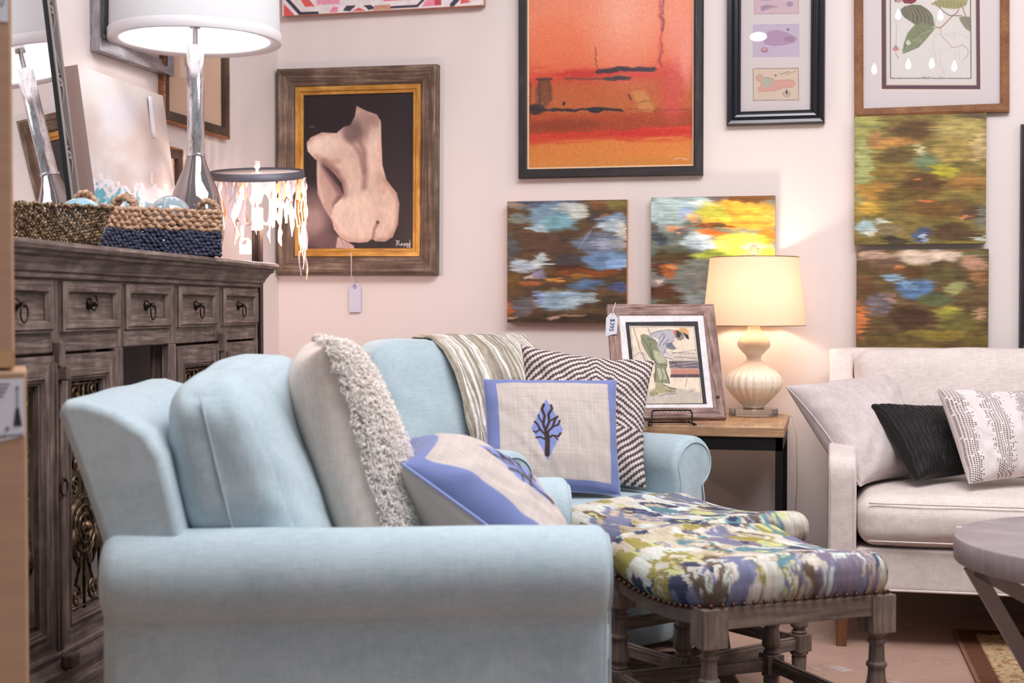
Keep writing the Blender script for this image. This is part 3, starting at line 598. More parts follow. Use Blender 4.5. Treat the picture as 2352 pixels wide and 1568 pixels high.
MB().frame(tw, th, [(0, 0.010), (0.0, 0.018), (0.006, 0.022), (0.022, 0.026), (0.030, 0.024), (0.032, 0)]).build('frame', BRZ, r, fix=False)
paint_face('artwork', tw, th, [(1979, -108), (2303, -121), (2300, 236), (1979, 249)], art_bot, PAPER, r, -0.008, 0.8)
sheet('glass', tw, th, -0.0115, GLASS, r, t=0.001)

# --- dark picture on the far right edge
def art_dark(p):
    n = fbm(p.X0/9, p.Y0/14, 3, 4); p.C[:] = (36, 38, 40); k = np.clip((p.Y0-560)/120, 0, 1); p.mix(k*0.9, (58, 74, 38)); p.mix(np.clip((n-0.6)*8, 0, 1)*(0.3+0.7*k), (172, 168, 84))
r = wall_thing('framed_painting', 'dark green painting in a black frame at the far right edge, above the white sofa', 'painting', 0.957, 1.247, 0.0)
MB().frame(0.56, 0.76, [(0, 0.016), (0.0, 0.026), (0.008, 0.030), (0.014, 0.028), (0.016, 0)]).build('frame', BLK, r, fix=False)
paint_face('artwork', 0.56, 0.76, [(2349, 287), (2700, 287), (2700, 800), (2349, 800)], art_dark, PAINT, r, -0.016, 2.2)

# --- left wall pictures
def art_grey(p):
    p.C[:] = (226, 222, 214); p.crop(160, 0, 4.126); p.rect(270, -700, 1000, 300, (150, 150, 140), 3); n = fbm(p.X/70, p.Y/90, 4); p.mix(np.clip(n*1.6-0.6, 0, 1)*((p.X > 270) & (p.Y < 300)), (186, 184, 166))
SILV = wood('silver_frame', (112, 106, 110), (150, 145, 150), (188, 184, 190), 0.35, (6, 40, 1), 0.15); nodes(SILV)[1].inputs['Metallic'].default_value = 0.3
r = wall_thing('framed_print', "pale print in a silver grey frame, left wall behind the lamp shade", 'picture', 4.08, 2.05, 0.0, wall='left')
MB().frame(0.40, 0.50, [(0, 0.006), (0, 0.016), (0.010, 0.018), (0.038, 0.030), (0.046, 0.030), (0.048, 0)]).build('frame', SILV, r, fix=False)
paint_face('artwork', 0.40, 0.50, [(212, -500), (450, -440), (450, 150), (212, 84)], art_grey, PAPER, r, -0.005, 2.5)
def art_tan(p):
    p.C[:] = (214, 178, 152); p.crop(160, 0, 4.126); p.poly([(1000, -200), (1160, -160), (1160, 835), (1000, 790)], (226, 200, 186), 3); p.poly([(1035, -200), (1150, -160), (1150, 740), (1035, 700)], (206, 166, 142), 3); p.line([(1080, 540), (1076, 690)], 5, (140, 116, 100))
DKF = wood('dark_bronze_frame', (52, 40, 34), (70, 56, 48), (90, 74, 64), 0.5, (6, 50, 1), 0.3); BEAD = wood('copper_rope_edge', (110, 66, 40), (150, 96, 60), (196, 140, 100), 0.45, (240, 20, 1), 0.8)
r = wall_thing('framed_print', "tan print in a dark copper-edged frame, behind the glass lamp's tall neck", 'picture', 4.527, 1.86, 0.0, wall='left')
MB().frame(0.44, 0.44, [(0, 0.006), (0, 0.020), (0.030, 0.022), (0.030, 0)]).build('frame', DKF, r, fix=False)
part(MB().frame(0.50, 0.50, [(0, 0.0), (0.0, 0.020), (0.004, 0.024), (0.009, 0.020), (0.009, 0)]).build('rope_edge', BEAD, r, fix=False), 'copper rope edge')
paint_face('artwork', 0.44, 0.44, [(372, -10), (497, 20), (492, 306), (372, 262)], art_tan, PAPER, r, -0.005, 1.5)
r = wall_thing('framed_print', "small dark copper-edged frame mostly hidden behind the leaning seascape canvas", 'picture', 4.22, 1.36, 0.0, wall='left')
MB().frame(0.30, 0.26, [(0, 0.006), (0, 0.020), (0.026, 0.022), (0.026, 0)]).build('frame', DKF, r, fix=False)
part(MB().frame(0.352, 0.312, [(0, 0.0), (0.0, 0.020), (0.004, 0.024), (0.009, 0.020), (0.009, 0)]).build('rope_edge', BEAD, r, fix=False), 'copper rope edge')
sheet('artwork', 0.30, 0.26, -0.006, mat('tan_paper', (214, 178, 152), 0.8), r)
# ================================================================== CABINET
cA = np.array([0.0892, -0.9960, 0]); cN = np.array([0.9960, 0.0892, 0]); cO = np.array([-1.794, 4.30, 0])
cab = thing('carved_cabinet', "long weathered wood cabinet with ring-pull drawers and iron grille doors", 'cabinet', M=basis(cA, cN, (0, 0, 1), cO))
CL = 1.92; CD = 0.30
def cabw(s, y, z): return cO+cA*s+cN*y+np.array([0, 0, z])
mb = MB()
mb.box((0, -CD, 0.0), (0.02, 0, 1.066)); mb.box((CL-0.02, -CD, 0), (CL, 0, 1.066))
for a, b_ in ((0.0, 0.022), (0.36, 0.408), (0.728, 0.782), (1.087, 1.122), (1.44, 1.485), (1.80, 1.85), (1.89, CL)): mb.box((a, -0.02, 0.90), (b_, 0.001, 1.066))
for a, b_ in ((0.0, 0.022), (0.728, 0.782), (1.087, 1.135), (1.80, CL)): mb.box((a, -0.02, 0.20), (b_, 0.002, 0.90))
mb.box((0.0, -0.022, 1.054), (CL, 0.0, 1.07)); mb.box((0.0, -0.02, 0.900), (CL, -0.001, 0.947))
mb.box((0.78, -0.024, 0.902), (1.09, 0.004, 0.945))
for s_ in (0.755, 1.105): mb.box((s_-0.018, -0.055, 0.02), (s_+0.018, -0.02, 0.93))
mb.box((0.02, -CD, 0.20), (CL-0.02, -0.02, 0.225))
mb.box((0.0, -CD, 0.0), (CL, 0.0, 0.20))
mb.build('body', OAK, cab, bevel=0.003)
for a, b_ in ((0.62, CL-0.02),): MB().box((a, -CD, 0.226), (b_, -CD+0.008, 1.06)).build('added_dimming_board', mat('shade_tone_board', (104, 92, 78), 0.85), cab)  # added board; its dark tone stands in for shade behind the door grilles
mb = MB()   # base mouldings
prof = [(-0.01, 0.245), (0.006, 0.245), (0.012, 0.235), (0.012, 0.222), (0.020, 0.214), (0.030, 0.200), (0.030, 0.178), (0.040, 0.168), (0.046, 0.14), (0.046, 0.0), (-0.01, 0.0)]
mb.prism(prof, -0.02, CL+0.02, 'x'); mb.build('base_moulding', OAK, cab)
mb = MB()   # cornice swept round right end, front, left end
cp = [(0.0, 1.062), (0.010, 1.064), (0.012, 1.070), (0.010, 1.075), (0.018, 1.078), (0.020, 1.083), (0.024, 1.092), (0.034, 1.106), (0.043, 1.112), (0.043, 1.120), (0.054, 1.122), (0.058, 1.131), (0.054, 1.139), (0.046, 1.141), (-0.02, 1.141)]
path = [((-0.0, -CD), (-1, 0)), ((-0.0, 0.0), (-1, 1)), ((CL, 0.0), (1, 1)), ((CL, -CD), (1, 0))]
n_ = len(cp); vv = []; ff = []; uu = []
for (bx, by), (ox, oy) in path:
    for (o, z) in cp: vv.append((bx+ox*o, by+oy*o, z))
acc = [0]
for i in range(n_-1): acc.append(acc[-1]+math.dist(cp[i], cp[i+1]))
Ls = [0, CD, CD+CL, 2*CD+CL]
for k in range(3):
    for i in range(n_-1):
        ff.append((k*n_+i, (k+1)*n_+i, (k+1)*n_+i+1, k*n_+i+1)); uu.append([(Ls[k], acc[i]), (Ls[k+1], acc[i]), (Ls[k+1], acc[i+1]), (Ls[k], acc[i+1])])
mb.addm(vv, ff, uu, False); mb.box((0.0, -CD-0.02, 1.118), (CL, 0.02, 1.1405)); mb.build('cornice', OAK, cab)
# drawers with ring pulls
IRON = mat('dark_bronze', (58, 48, 44), 0.42, 0.8)
def ring_pull(parent, x, z, up=False):
    q = MB(); q.lathe([(0.0, 0.0), (0.014, 0.0), (0.013, 0.003), (0.007, 0.006), (0.005, 0.016), (0.007, 0.020), (0, 0.022)], n=16)
    q.v = [(a+x, c, b_*-1+z) for a, b_, c in q.v]
    pts = []
    for k in range(28):
        a = 2*PI*k/28; rx = 0.0165
        if up: pts.append((x+rx*math.cos(a), 0.012, z+0.004+0.019*math.sin(a)))
        else: pts.append((x+0.004*math.sin(a), 0.020+0.010*math.cos(a)*0.5+0.003, z-0.017+0.019*math.sin(a)) if False else (x+rx*math.cos(a), 0.019, z-0.018+0.019*math.sin(a)))
    q.tube(pts, 0.0022, 6, closed=True)
    q.build('drawer_ring' if z > 0.9 else 'door_ring', IRON, parent)
DR = [(0.024, 0.358), (0.410, 0.726), (0.784, 1.085), (1.124, 1.438), (1.487, 1.798)]
for i, (a, b_) in enumerate(DR):
    z0, z1 = 0.949, 1.053; q = MB(); cx = (a+b_)/2; cz = (z0+z1)/2; W = b_-a; H = z1-z0
    q.frame(W-0.052, H-0.044, [(0, -0.004), (0.0, 0.003), (0.004, 0.012), (0.018, 0.014), (0.022, 0.009), (0.026, 0.009), (0.026, -0.01)])
    q.v = [(x, -y, z) for x, y, z in q.v]; q.f = [f[::-1] for f in q.f]; q.uv = [u[::-1] if u else u for u in q.uv]
    q.box((-(W-0.050)/2, -0.016, -(H-0.042)/2), ((W-0.050)/2, -0.002, (H-0.042)/2))
    q.box((-W/2+.004, -0.22, -H/2+.003), (W/2-.004, -0.012, H/2-.003))
    d = q.build('drawer', OAK, cab, fix=False); d.location = (cx, 0, cz)
    ring_pull(d, 0.0, 0.004 if i != 3 else 0.006, up=(i == 3))
for o in list(cab.children):
    if o.name.startswith('drawer'):
        for c in o.children: c.name = 'drawer_ring'
# doors with iron scroll grilles
GR = mat('antique_bronze_iron', (112, 88, 66), 0.4, 0.85); nt, b = nodes(GR)
nt.links.new(ramp(nt, noise(nt, mapping(nt, (60, 60, 60)), 1, 4), [(0.35, (42, 34, 30)), (0.6, (120, 96, 74)), (0.75, (176, 146, 112))]), b.inputs['Base Color'])
def spiral(q, cx, cz, R, turns, a0=0.0, sgn=1, r=0.0035, y=0.0):
    pts = []; nT = int(turns*18)
    for k in range(nT+1): t = k/nT; a = a0+sgn*2*PI*turns*t; rr = R*(1-0.86*t); pts.append((cx+rr*math.cos(a), y+0.004*t, cz+rr*math.sin(a)))
    q.tube(pts, r, 6)
def rosette(q, cx, cz, R):
    spiral(q, cx, cz, R, 3.2, r=0.0048); q.tube([(cx+R*1.02*math.cos(a), -0.002, cz+R*1.02*math.sin(a)) for a in np.linspace(0, 2*PI, 30)[:-1]], 0.0034, 6, closed=True)
    q.sphere((cx, 0.006, cz), R*0.2, 10)
def grille(parent, cx, w_, z0, z1):
    q = MB(); zc = (z0+z1)/2; hw = w_/2
    for sx in (-1, 1):
        for z in (z1-0.028, z1-0.09, z0+0.035): spiral(q, cx+sx*hw*0.5, z, min(0.026, hw*0.42), 1.6, a0=PI/2, sgn=sx)
        q.tube([(cx+sx*hw*0.5, 0, z1-0.05), (cx+sx*hw*0.15, 0, z1-0.13), (cx+sx*hw*0.6, 0, z1-0.20)], 0.004, 6)
        spiral(q, cx+sx*hw*0.55, zc+0.03, 0.022, 1.5, a0=-PI/2, sgn=-sx); spiral(q, cx+sx*hw*0.45, zc+0.075, 0.020, 1.5, a0=PI/2, sgn=sx)
        q.tube([(cx+sx*hw*0.5, 0, z0+0.06), (cx+sx*hw*0.1, 0, z0+0.13), (cx+sx*hw*0.55, 0, z0+0.20)], 0.004, 6)
        q.tube([(cx+sx*hw*0.55, 0, z0+0.20), (cx+sx*hw*0.75, 0.002, z0+0.15), (cx+sx*hw*0.4, 0.004, z0+0.10)], [0.003, 0.011, 0.002], 6)
    rosette(q, cx, zc+0.135, hw*0.80); rosette(q, cx, zc-0.075, hw*0.80)
    q.tube([(cx, 0, z1), (cx, 0, z0)], 0.0042, 6)
    for z in (z1-0.008, z0+0.008): q.tube([(cx-hw, 0, z), (cx+hw, 0, z)], 0.004, 6)
    g = q.build('grille', GR, parent); g.location = (0, -0.012, 0)
    part(g, 'bronze scrollwork grille with coiled rosettes')
for (a, b_, hinge) in ((0.025, 0.352, 0), (0.392, 0.725, 1), (1.138, 1.448, 0), (1.478, 1.798, 1)):
    W = b_-a; z0, z1 = 0.232, 0.898; cx = (a+b_)/2; cz = (z0+z1)/2; q = MB(); fwid = 0.052
    q.frame(W-2*fwid-0.02, z1-z0-2*fwid-0.03, [(0, -0.014), (0.0, -0.002), (0.004, -0.002), (0.006, 0.003), (0.011, 0.003), (0.013, 0.008), (0.016, 0.008), (0.016, 0.004), (fwid+0.010, 0.006), (fwid+0.010, -0.02)])
    q.v = [(x+cx, -y, z+cz) for x, y, z in q.v]; q.f = [f[::-1] for f in q.f]; q.uv = [u[::-1] if u else u for u in q.uv]
    d = q.build('door', OAK, cab, fix=False)
    grille(d, cx, W-2*fwid-0.02, z0+fwid+0.015, z1-fwid-0.015)
    if hinge == 0:   # meeting stile bead and ring on the right-hand leaves
        e = MB(); x = b_+0.012
        for k, (dx, wd) in enumerate(((-0.014, 0.008), (-0.003, 0.010), (0.010, 0.008))): e.box((x+dx, 0.0, z0+0.01), (x+dx+wd, 0.012+0.004*(k == 1), z1-0.02))
        e.build('door_bead', OAK, d, bevel=0.003); rp = MB()
        ring_pull(d, x, 0.62)
for s_ in (0.372, 1.462):
    q = MB(); q.box((s_-0.014, 0.0, 0.868), (s_+0.014, 0.020, 0.925)); q.box((s_-0.010, 0.0, 0.838), (s_+0.010, 0.034, 0.872)); q.build('door_latch', OAK, cab, bevel=0.004)
    q = MB(); q.box((s_-0.012, 0.02, 0.205), (s_+0.03, 0.05, 0.236)); q.build('door_latch', OAK, cab, bevel=0.006)

# ================================================================== ON THE CABINET
ZT = 1.141
# --- mirror leaning against the wall
ya, pi_ = 0.12631, 0.11863; cc = -1.39108
mn = np.array([math.cos(pi_)*math.cos(ya), math.cos(pi_)*math.sin(ya), math.sin(pi_)])
def on_mirror(x, y): r_ = ray(x, y); return CAM+r_*((cc-CAM@mn)/(r_@mn))
mh = np.cross(np.array([0, 0, 1.0]), mn); mh /= np.linalg.norm(mh); mv = np.cross(mn, mh)   # mh: towards the back wall, mv: up the glass
e0 = on_mirror(150, 470); e1 = on_mirror(115, 0)
ex = ((e0@mh)+(e1@mh))/2      # right-hand glass edge
zb = ((ZT+0.004)-(mn*cc)[2])/mv[2]
base = mn*cc+mh*ex+mv*zb+ (0)
base = mn*cc+mh*ex+mv*((ZT+0.006-(mn*cc+mh*ex)[2])/mv[2])
MM = basis(mh, -mn, mv, base)   # local x -> towards corner, -y -> into the room
mir = thing('leaning_mirror', "tall leaning mirror with scrolled iron border on top of the cabinet", 'mirror', M=MM)
MW, MHt = 0.52, 0.98
mg = mat('mirror_glass', (245, 245, 245), 0.0, 1.0)
MB().box((-MW, 0.0, 0.02), (0.0, 0.004, MHt)).build('mirror_glass', mg, mir)
IR = mat('pewter_iron', (150, 140, 138), 0.5, 0.15)
q = MB(); q.box((-0.001, -0.008, 0.0), (0.012, 0.010, MHt+0.05)); q.box((0.050, -0.008, 0.0), (0.060, 0.010, MHt+0.05)); q.box((-MW-0.012, -0.008, 0.0), (-MW, 0.010, MHt+0.05)); q.box((-MW-0.06, -0.008, 0), (-MW-0.05, 0.010, MHt+0.05))
q.box((-MW-0.06, -0.008, 0.0), (0.06, 0.010, 0.012)); q.box((-MW-0.06, -0.008, MHt+0.04), (0.06, 0.010, MHt+0.05)); q.box((-MW, -0.008, MHt), (0, 0.010, MHt+0.01)); q.build('mirror_frame', IR, mir, bevel=0.002)
MB().box((-0.006, -0.006, 0.01), (0.0005, 0.004, MHt)).build('edge_strip', mat('black_edge', (14, 16, 16), 0.4), mir)
def scroll_side(x0, flip):
    q = MB(); zz = 0.075
    for k in range(5):
        up = k % 2 == 0; c = (x0+0.031, zz)
        pts = []
        for t in np.linspace(0, 1, 30):
            a = PI*1.5*t*1.6+ (PI/2); rr = 0.016*(1-0.75*t); pts.append((c[0]+rr*math.cos(a), -0.002, c[1]+rr*1.25*math.sin(a)))
        q.tube(pts, 0.0022, 6); q.sphere((c[0], -0.003, c[1]), 0.0045, 8)
        z2 = zz+0.145
        q.tube([(x0+0.046, 0, zz+0.012), (x0+0.040, 0, zz+0.05), (x0+0.022, 0, z2-0.05), (x0+0.016, 0, z2-0.018)], 0.0024, 6)
        q.tube([(x0+0.047, 0, zz-0.005), (x0+0.050, 0, zz-0.03), (x0+0.030, 0, zz-0.065)], 0.0017, 6)
        zz += 0.20
    return q.build('scroll_work', IR, mir)
scroll_side(0.0, 1); scroll_side(-MW-0.062, -1)

# --- leaning canvas (beach) with tag
lean = 0.135
def lean_plane(px, X0, z):  # plane through (X0, *, ZT) leaning back
    n_ = np.array([math.cos(lean), 0.06, math.sin(lean)]); n_ /= np.linalg.norm(n_); r_ = ray(*px); p0 = np.array([X0, 3.85, ZT]); return CAM+r_*(((p0-CAM)@n_)/(r_@n_)), n_
tl, nl = lean_plane((178, 148), -1.985, 0); tr, _ = lean_plane((372, 205), -1.985, 0)
lx = np.cross(np.array([0, 0, 1.0]), nl); lx /= np.linalg.norm(lx); lz = np.cross(nl, lx)
Wc = float((tr-tl)@lx); tl_h = float((tl[2]-ZT-0.004)/lz[2])
cen = tl+lx*Wc/2-lz*tl_h/2
def art_beach(p):
    n = fbm(p.X0/40, p.Y0/50, 3, 5); n2 = fbm(p.X0/12, p.Y0/18, 6, 4)
    p.C[:] = (206, 192, 190); p.mix(np.clip((n-0.5)*3, 0, .8), (222, 210, 208)); p.mix(np.clip((0.45-n)*3, 0, .5), (190, 172, 164))
    p.blob(240, 200, 110, 60, (222, 216, 216), .9, .7); p.blob(330, 300, 60, 60, (204, 186, 176), .9, .6); p.blob(270, 260, 40, 50, (214, 214, 226), .9, .6); p.blob(200, 290, 30, 60, (196, 178, 170), .9, .5)
    edge = 412+(n2-0.5)*110; p.mix(np.clip((p.Y0-edge)/8, 0, 1)*0.85, (232, 224, 230)); e2 = 440+(fbm(p.X0/9, p.Y0/14, 9, 4)-0.5)*90-np.clip((260-p.X0)*0.25, -30, 24)
    p.mix(np.clip((p.Y0-e2)/6, 0, 1)*0.9, (84, 160, 182)); p.mix(np.clip((n2-0.62)*8, 0, 1)*np.clip((p.Y0-430)/20, 0, 1), (70, 150, 170)); p.mix(np.clip((fbm(p.X0/14, p.Y0/8, 19, 4)-0.52)*8, 0, 1)*np.clip((p.Y0-440)/20, 0, 1), (226, 226, 232))
o = paint_face('canvas_painting', Wc, tl_h, [(178, 148), (372, 205), (438, 590), (240, 582)], art_beach, PAINT, None, 0, 1.5, 0.05, (178, 150, 142))
o.matrix_world = basis(lx, -nl, lz, cen); tag(o, "pale seascape canvas with teal foam, leaning on top of the cabinet", 'painting')
ptag = thing('price_tag', 'white paper tag hanging on the face of the leaning seascape canvas', 'tag', M=basis(lx, -nl, lz, tl+lx*Wc*0.80+nl*0.004-lz*0.05))
TAGP = mat('tag_paper', (232, 230, 238), 0.7)
q = MB(); q.addm([(x_, -0.004*math.sin(z_*16), z_) for z_ in np.linspace(0.03, -0.10, 8) for x_ in (-0.018, 0.020)], [(2*i, 2*i+1, 2*i+3, 2*i+2) for i in range(7)]); oo = q.build('card', TAGP, ptag)
s_ = oo.modifiers.new('s', 'SOLIDIFY'); s_.thickness = 0.0008

# --- glass table lamp with drum shade
LD = 4.30; lc = rd((452-1176)/FPX*LD, LD)
def zpx(y, d=LD): return float(1-(y-705)*d/FPX)
lamp = thing('glass_table_lamp', "table lamp with silvered glass bottle base and white drum shade", 'lamp', (lc[0], lc[1], 0))
MERC = mat('mercury_glass', (226, 222, 226), 0.08, 0.9); nt, b = nodes(MERC)
nz = noise(nt, mapping(nt, (60, 60, 25)), 1, 6, 0.75); nt.links.new(ramp(nt, nz, [(0.42, (240, 238, 242)), (0.58, (206, 200, 204)), (0.68, (150, 138, 138))]), b.inputs['Base Color'])
nt.links.new(ramp(nt, nz, [(0.5, (30, 30, 30)), (0.65, (120, 120, 120))]), b.inputs['Roughness']); bump(nt, b, nz, 0.25, 0.004)
SMOKE = mat('smoked_silver_glass', (150, 138, 138), 0.06, 0.7, Coat_Weight=1.0)
zn0, zn1 = zpx(358), zpx(108); rn = 19.5*LD/FPX
KB = LD/FPX/2
MB().lathe([(0, ZT+0.001), (0.040, ZT+0.001), (0.055, ZT+0.008)]+[(w_*KB, zpx(y_)) for y_, w_ in ((578, 104), (560, 118), (540, 125), (520, 127), (500, 125), (480, 122), (460, 115), (440, 102), (420, 85), (400, 67), (380, 51), (366, 43))]+[(rn, zn0)], n=40).build('bottle_base', SMOKE, lamp)
part(MB().lathe([(rn*0.95, zn0), (rn, zn0+0.003), (rn, zn1-0.002), (rn*0.95, zn1), (0.0, zn1)], n=28).build('neck', MERC, lamp), 'speckled silver glass tube')
q = MB(); q.lathe([(rn*1.12, zn0-0.004), (rn*1.16, zn0), (rn*1.12, zn0+0.005)], n=28).build('neck_collar', MERC, lamp); q = MB(); q.lathe([(0.0, zn1), (0.007, zn1), (0.007, zn1+0.05), (0.016, zn1+0.052), (0.017, zn1+0.09), (0, zn1+0.09)], n=16)
zs0 = zpx(100); zs1 = zs0+0.36; RS0 = 193*LD/FPX; RS1 = RS0*0.97
for k in range(3): a = k*2*PI/3+.4; q.beam((0, 0, zs1-0.07), ((RS1-0.01)*math.cos(a), (RS1-0.01)*math.sin(a), zs1-0.03), 0.003, 0.003)
q.tube([(0.0, 0, zn1+0.05), (0.05, 0, zn1+0.12), (0.05, 0, zs1-0.14), (0.0, 0, zs1-0.06)], 0.0015, 6); q.build('lamp_hardware', mat('nickel', (200, 196, 196), 0.25, 0.9), lamp)
SH = shade_mat('white_linen_shade', (226, 226, 228), 0.18)
th_ = np.linspace(0, 1, 3)
MB().lathe([(RS0, zs0), (RS0-0.002, zs0+0.004), (RS1, zs1), (RS1-0.003, zs1), (RS0-0.006, zs0+0.03), (RS0-0.006, zs0+0.004), (RS0, zs0)], n=72).build('lamp_shade', SH, lamp)
part(MB().lathe([(RS0+0.0015, zs0+0.030), (RS0+0.0025, zs0+0.028), (RS0+0.0025, zs0), (RS0, zs0-0.003), (RS0-0.030, zs0+0.004), (RS0-0.032, zs0+0.012), (RS0-0.006, zs0+0.028)], n=72).build('shade_trim', mat('white_satin_trim', (238, 234, 238), 0.5), lamp), 'satin trim band')
part(MB().sphere((0, 0, zn1+0.125), 0.030, 16, (1, 1, 1.2)).build('light_bulb', glow('cool_bulb', (255, 250, 246), 30), lamp), 'glowing bulb')
point('glass_table_lamp_light', (lc[0], lc[1], zn1+0.20), 5, (1, 0.95, 0.92), 0.04)

# --- baskets
STRAW = mat('seagrass', (186, 150, 122), 0.75); nt, b = nodes(STRAW)
nt.links.new(ramp(nt, noise(nt, mapping(nt, (70, 70, 70)), 1, 4), [(0.3, (132, 98, 76)), (0.5, (188, 150, 122)), (0.7, (218, 184, 154))]), b.inputs['Base Color'])
NAVY = mat('navy_seagrass', (54, 58, 82), 0.75); nt, b = nodes(NAVY)
nt.links.new(ramp(nt, noise(nt, mapping(nt, (80, 80, 80)), 1, 4), [(0.3, (34, 36, 52)), (0.55, (58, 62, 86)), (0.75, (104, 106, 132))]), b.inputs['Base Color'])
BRASSW = mat('brass_wicker', (120, 98, 70), 0.45, 0.35); nt, b = nodes(BRASSW)
nt.links.new(ramp(nt, noise(nt, mapping(nt, (120, 120, 120)), 1, 4), [(0.35, (50, 38, 30)), (0.52, (116, 90, 66)), (0.68, (214, 186, 150))]), b.inputs['Base Color'])
def rrect(hw, hd, r, n=120):
    P = []; segs = [(hw-r, -hd, 1, 0), (hw, -hd+r, 0, 1)]
    per = 4*(hw+hd)-8*r+2*PI*r
    for k in range(n):
        s = per*k/n; L1 = 2*(hw-r); L2 = 2*(hd-r); q_ = PI*r/2
        for (L, kind) in ((L1, 0), (q_, 1), (L2, 2), (q_, 3), (L1, 4), (q_, 5), (L2, 6), (q_, 7)):
            if s <= L: break
            s -= L
        t = s
        if kind == 0: P.append((-hw+r+t, -hd))
        elif kind == 2: P.append((hw, -hd+r+t))
        elif kind == 4: P.append((hw-r-t, hd))
        elif kind == 6: P.append((-hw, hd-r-t))
        else:
            a = {1: -PI/2, 3: 0, 5: PI/2, 7: PI}[kind]+t/r; c = {1: (hw-r, -hd+r), 3: (hw-r, hd-r), 5: (-hw+r, hd-r), 7: (-hw+r, -hd+r)}[kind]; P.append((c[0]+r*math.cos(a), c[1]+r*math.sin(a)))
    return P, per
def weave(q, hw, hd, z0, z1, rows, flare=0.0, lump=0.020, r0=None, rc=0.03, ph0=0):
    dz = (z1-z0)/rows; rr = r0 or dz*0.56
    for i in range(rows):
        z = z0+dz*(i+0.5); f = flare*(z-z0)/(z1-z0) if z1 > z0 else 0; P, per = rrect(hw+f, hd+f, rc, int(max(80, 4*(hw+hd)/lump*5)))
        n = len(P); k = max(6, int(per/lump)); pts = []; rad = []
        for j, (x, y) in enumerate(P):
            ph = 2*PI*k*j/n+(i+ph0)*PI*0.9; l = math.hypot(x, y); o = 1+rr*0.45*math.sin(ph)/l
            pts.append((x*o, y*o, z+rr*0.28*math.cos(ph)+0.002*math.sin(j*0.31+i*2))); rad.append(rr*(0.86+0.30*math.sin(ph)))
        q.tube(pts, rad, 7, closed=True)
def seagrass_basket(label, o0, o1, depth, h, navy_h, hscale=1.0):
    """o0,o1: world front-left and front-right bottom corners"""
    o0 = np.array(o0); o1 = np.array(o1); x = o1-o0; W = np.linalg.norm(x); x = x/W; y = np.cross((0, 0, 1.0), x)
    c = (o0+o1)/2+y*depth/2; c[2] = ZT+0.002
    t = thing('seagrass_basket', label, 'basket', M=basis(x, y, (0, 0, 1), c), group='woven two-tone baskets on the cabinet')
    hw, hd = W/2-0.008, depth/2-0.008
    q = MB(); weave(q, hw, hd, 0, navy_h, 7, 0.0, 0.016, rc=0.02); q.box((-hw, -hd, 0.001), (hw, hd, 0.006)); part(q.build('basket_base', NAVY, t), 'navy dyed woven lower half')
    q = MB(); weave(q, hw, hd, navy_h, h, 5, 0.003, 0.026, rc=0.022); part(q.build('basket_wall', STRAW, t), 'natural straw upper half')
    for sx in (-1, 1):
        q = MB(); pts = []; rad = []
        for k in range(41): a = PI*k/40; pts.append((sx*(hw+0.002*math.sin(k)), -0.052*hscale*math.cos(a), h-0.006+0.036*math.sin(a)+0.002*math.cos(k*1.3))); rad.append(0.0075+0.0022*math.sin(k*1.1))
        q.tube(pts, rad, 7); q.build('handle', STRAW, t)
    return t
seagrass_basket("larger two-tone seagrass basket with navy lower half, beside the glass lamp", rd(-0.998, 3.82), rd(-0.806, 4.02), 0.16, 0.128, 0.068)
seagrass_basket("smaller two-tone seagrass basket, between the brass wicker basket and the larger one", rd(-1.026, 3.58), rd(-0.962, 3.74), 0.13, 0.115, 0.058, 0.7)
o0, o1 = rd(-1.17, 2.99), rd(-0.918, 3.235); x = o1-o0; W = np.linalg.norm(x); x = x/W; y = np.cross((0, 0, 1.0), x); c = (o0+o1)/2+y*0.085; c[2] = ZT+0.002
bk = thing('wicker_basket', "shallow flared wicker basket in dark brass tones on the cabinet", 'basket', M=basis(x, y, (0, 0, 1), c))
q = MB(); hw, hd = W/2-0.012, 0.072; nr = 13
weave(q, hw, hd, 0, 0.078, nr, 0.022, 0.0075, rc=0.02, r0=0.0032); weave(q, hw+0.023, hd+0.023, 0.078, 0.084, 1, 0, 0.008, r0=0.005, rc=0.02)
P, per = rrect(hw-0.001, hd-0.001, 0.02, 110)
for (xx, yy) in P: l = math.hypot(xx, yy); f = 1+0.022/l; q.tube([(xx, yy, 0), (xx*f, yy*f, 0.08)], 0.0022, 5, cap=False)
q.box((-hw, -hd, 0.0005), (hw, hd, 0.004)); q.build('basket_wall', BRASSW, bk)
# balls
def gball(label, c, R, m): o = MB().sphere((0, 0, 0), R, 32).build('glass_ball', m, fix=False); o.location = c; return tag(o, label, 'glass ball', 'glass balls on the cabinet')
pc = rd((188-1176)/FPX*3.36, 3.36); gball('pale blue frosted glass ball behind the brass wicker basket', (pc[0], pc[1], ZT+0.0585), 0.058, mat('pale_blue_glass', (158, 196, 210), 0.25, Coat_Weight=0.6))
pc = rd(-0.955, 3.98); gball('clear iridescent glass ball sitting in the large seagrass basket', (pc[0], pc[1], ZT+0.112), 0.058, mat('iridescent_glass', (178, 196, 204), 0.08, 0.35, Coat_Weight=1.0))

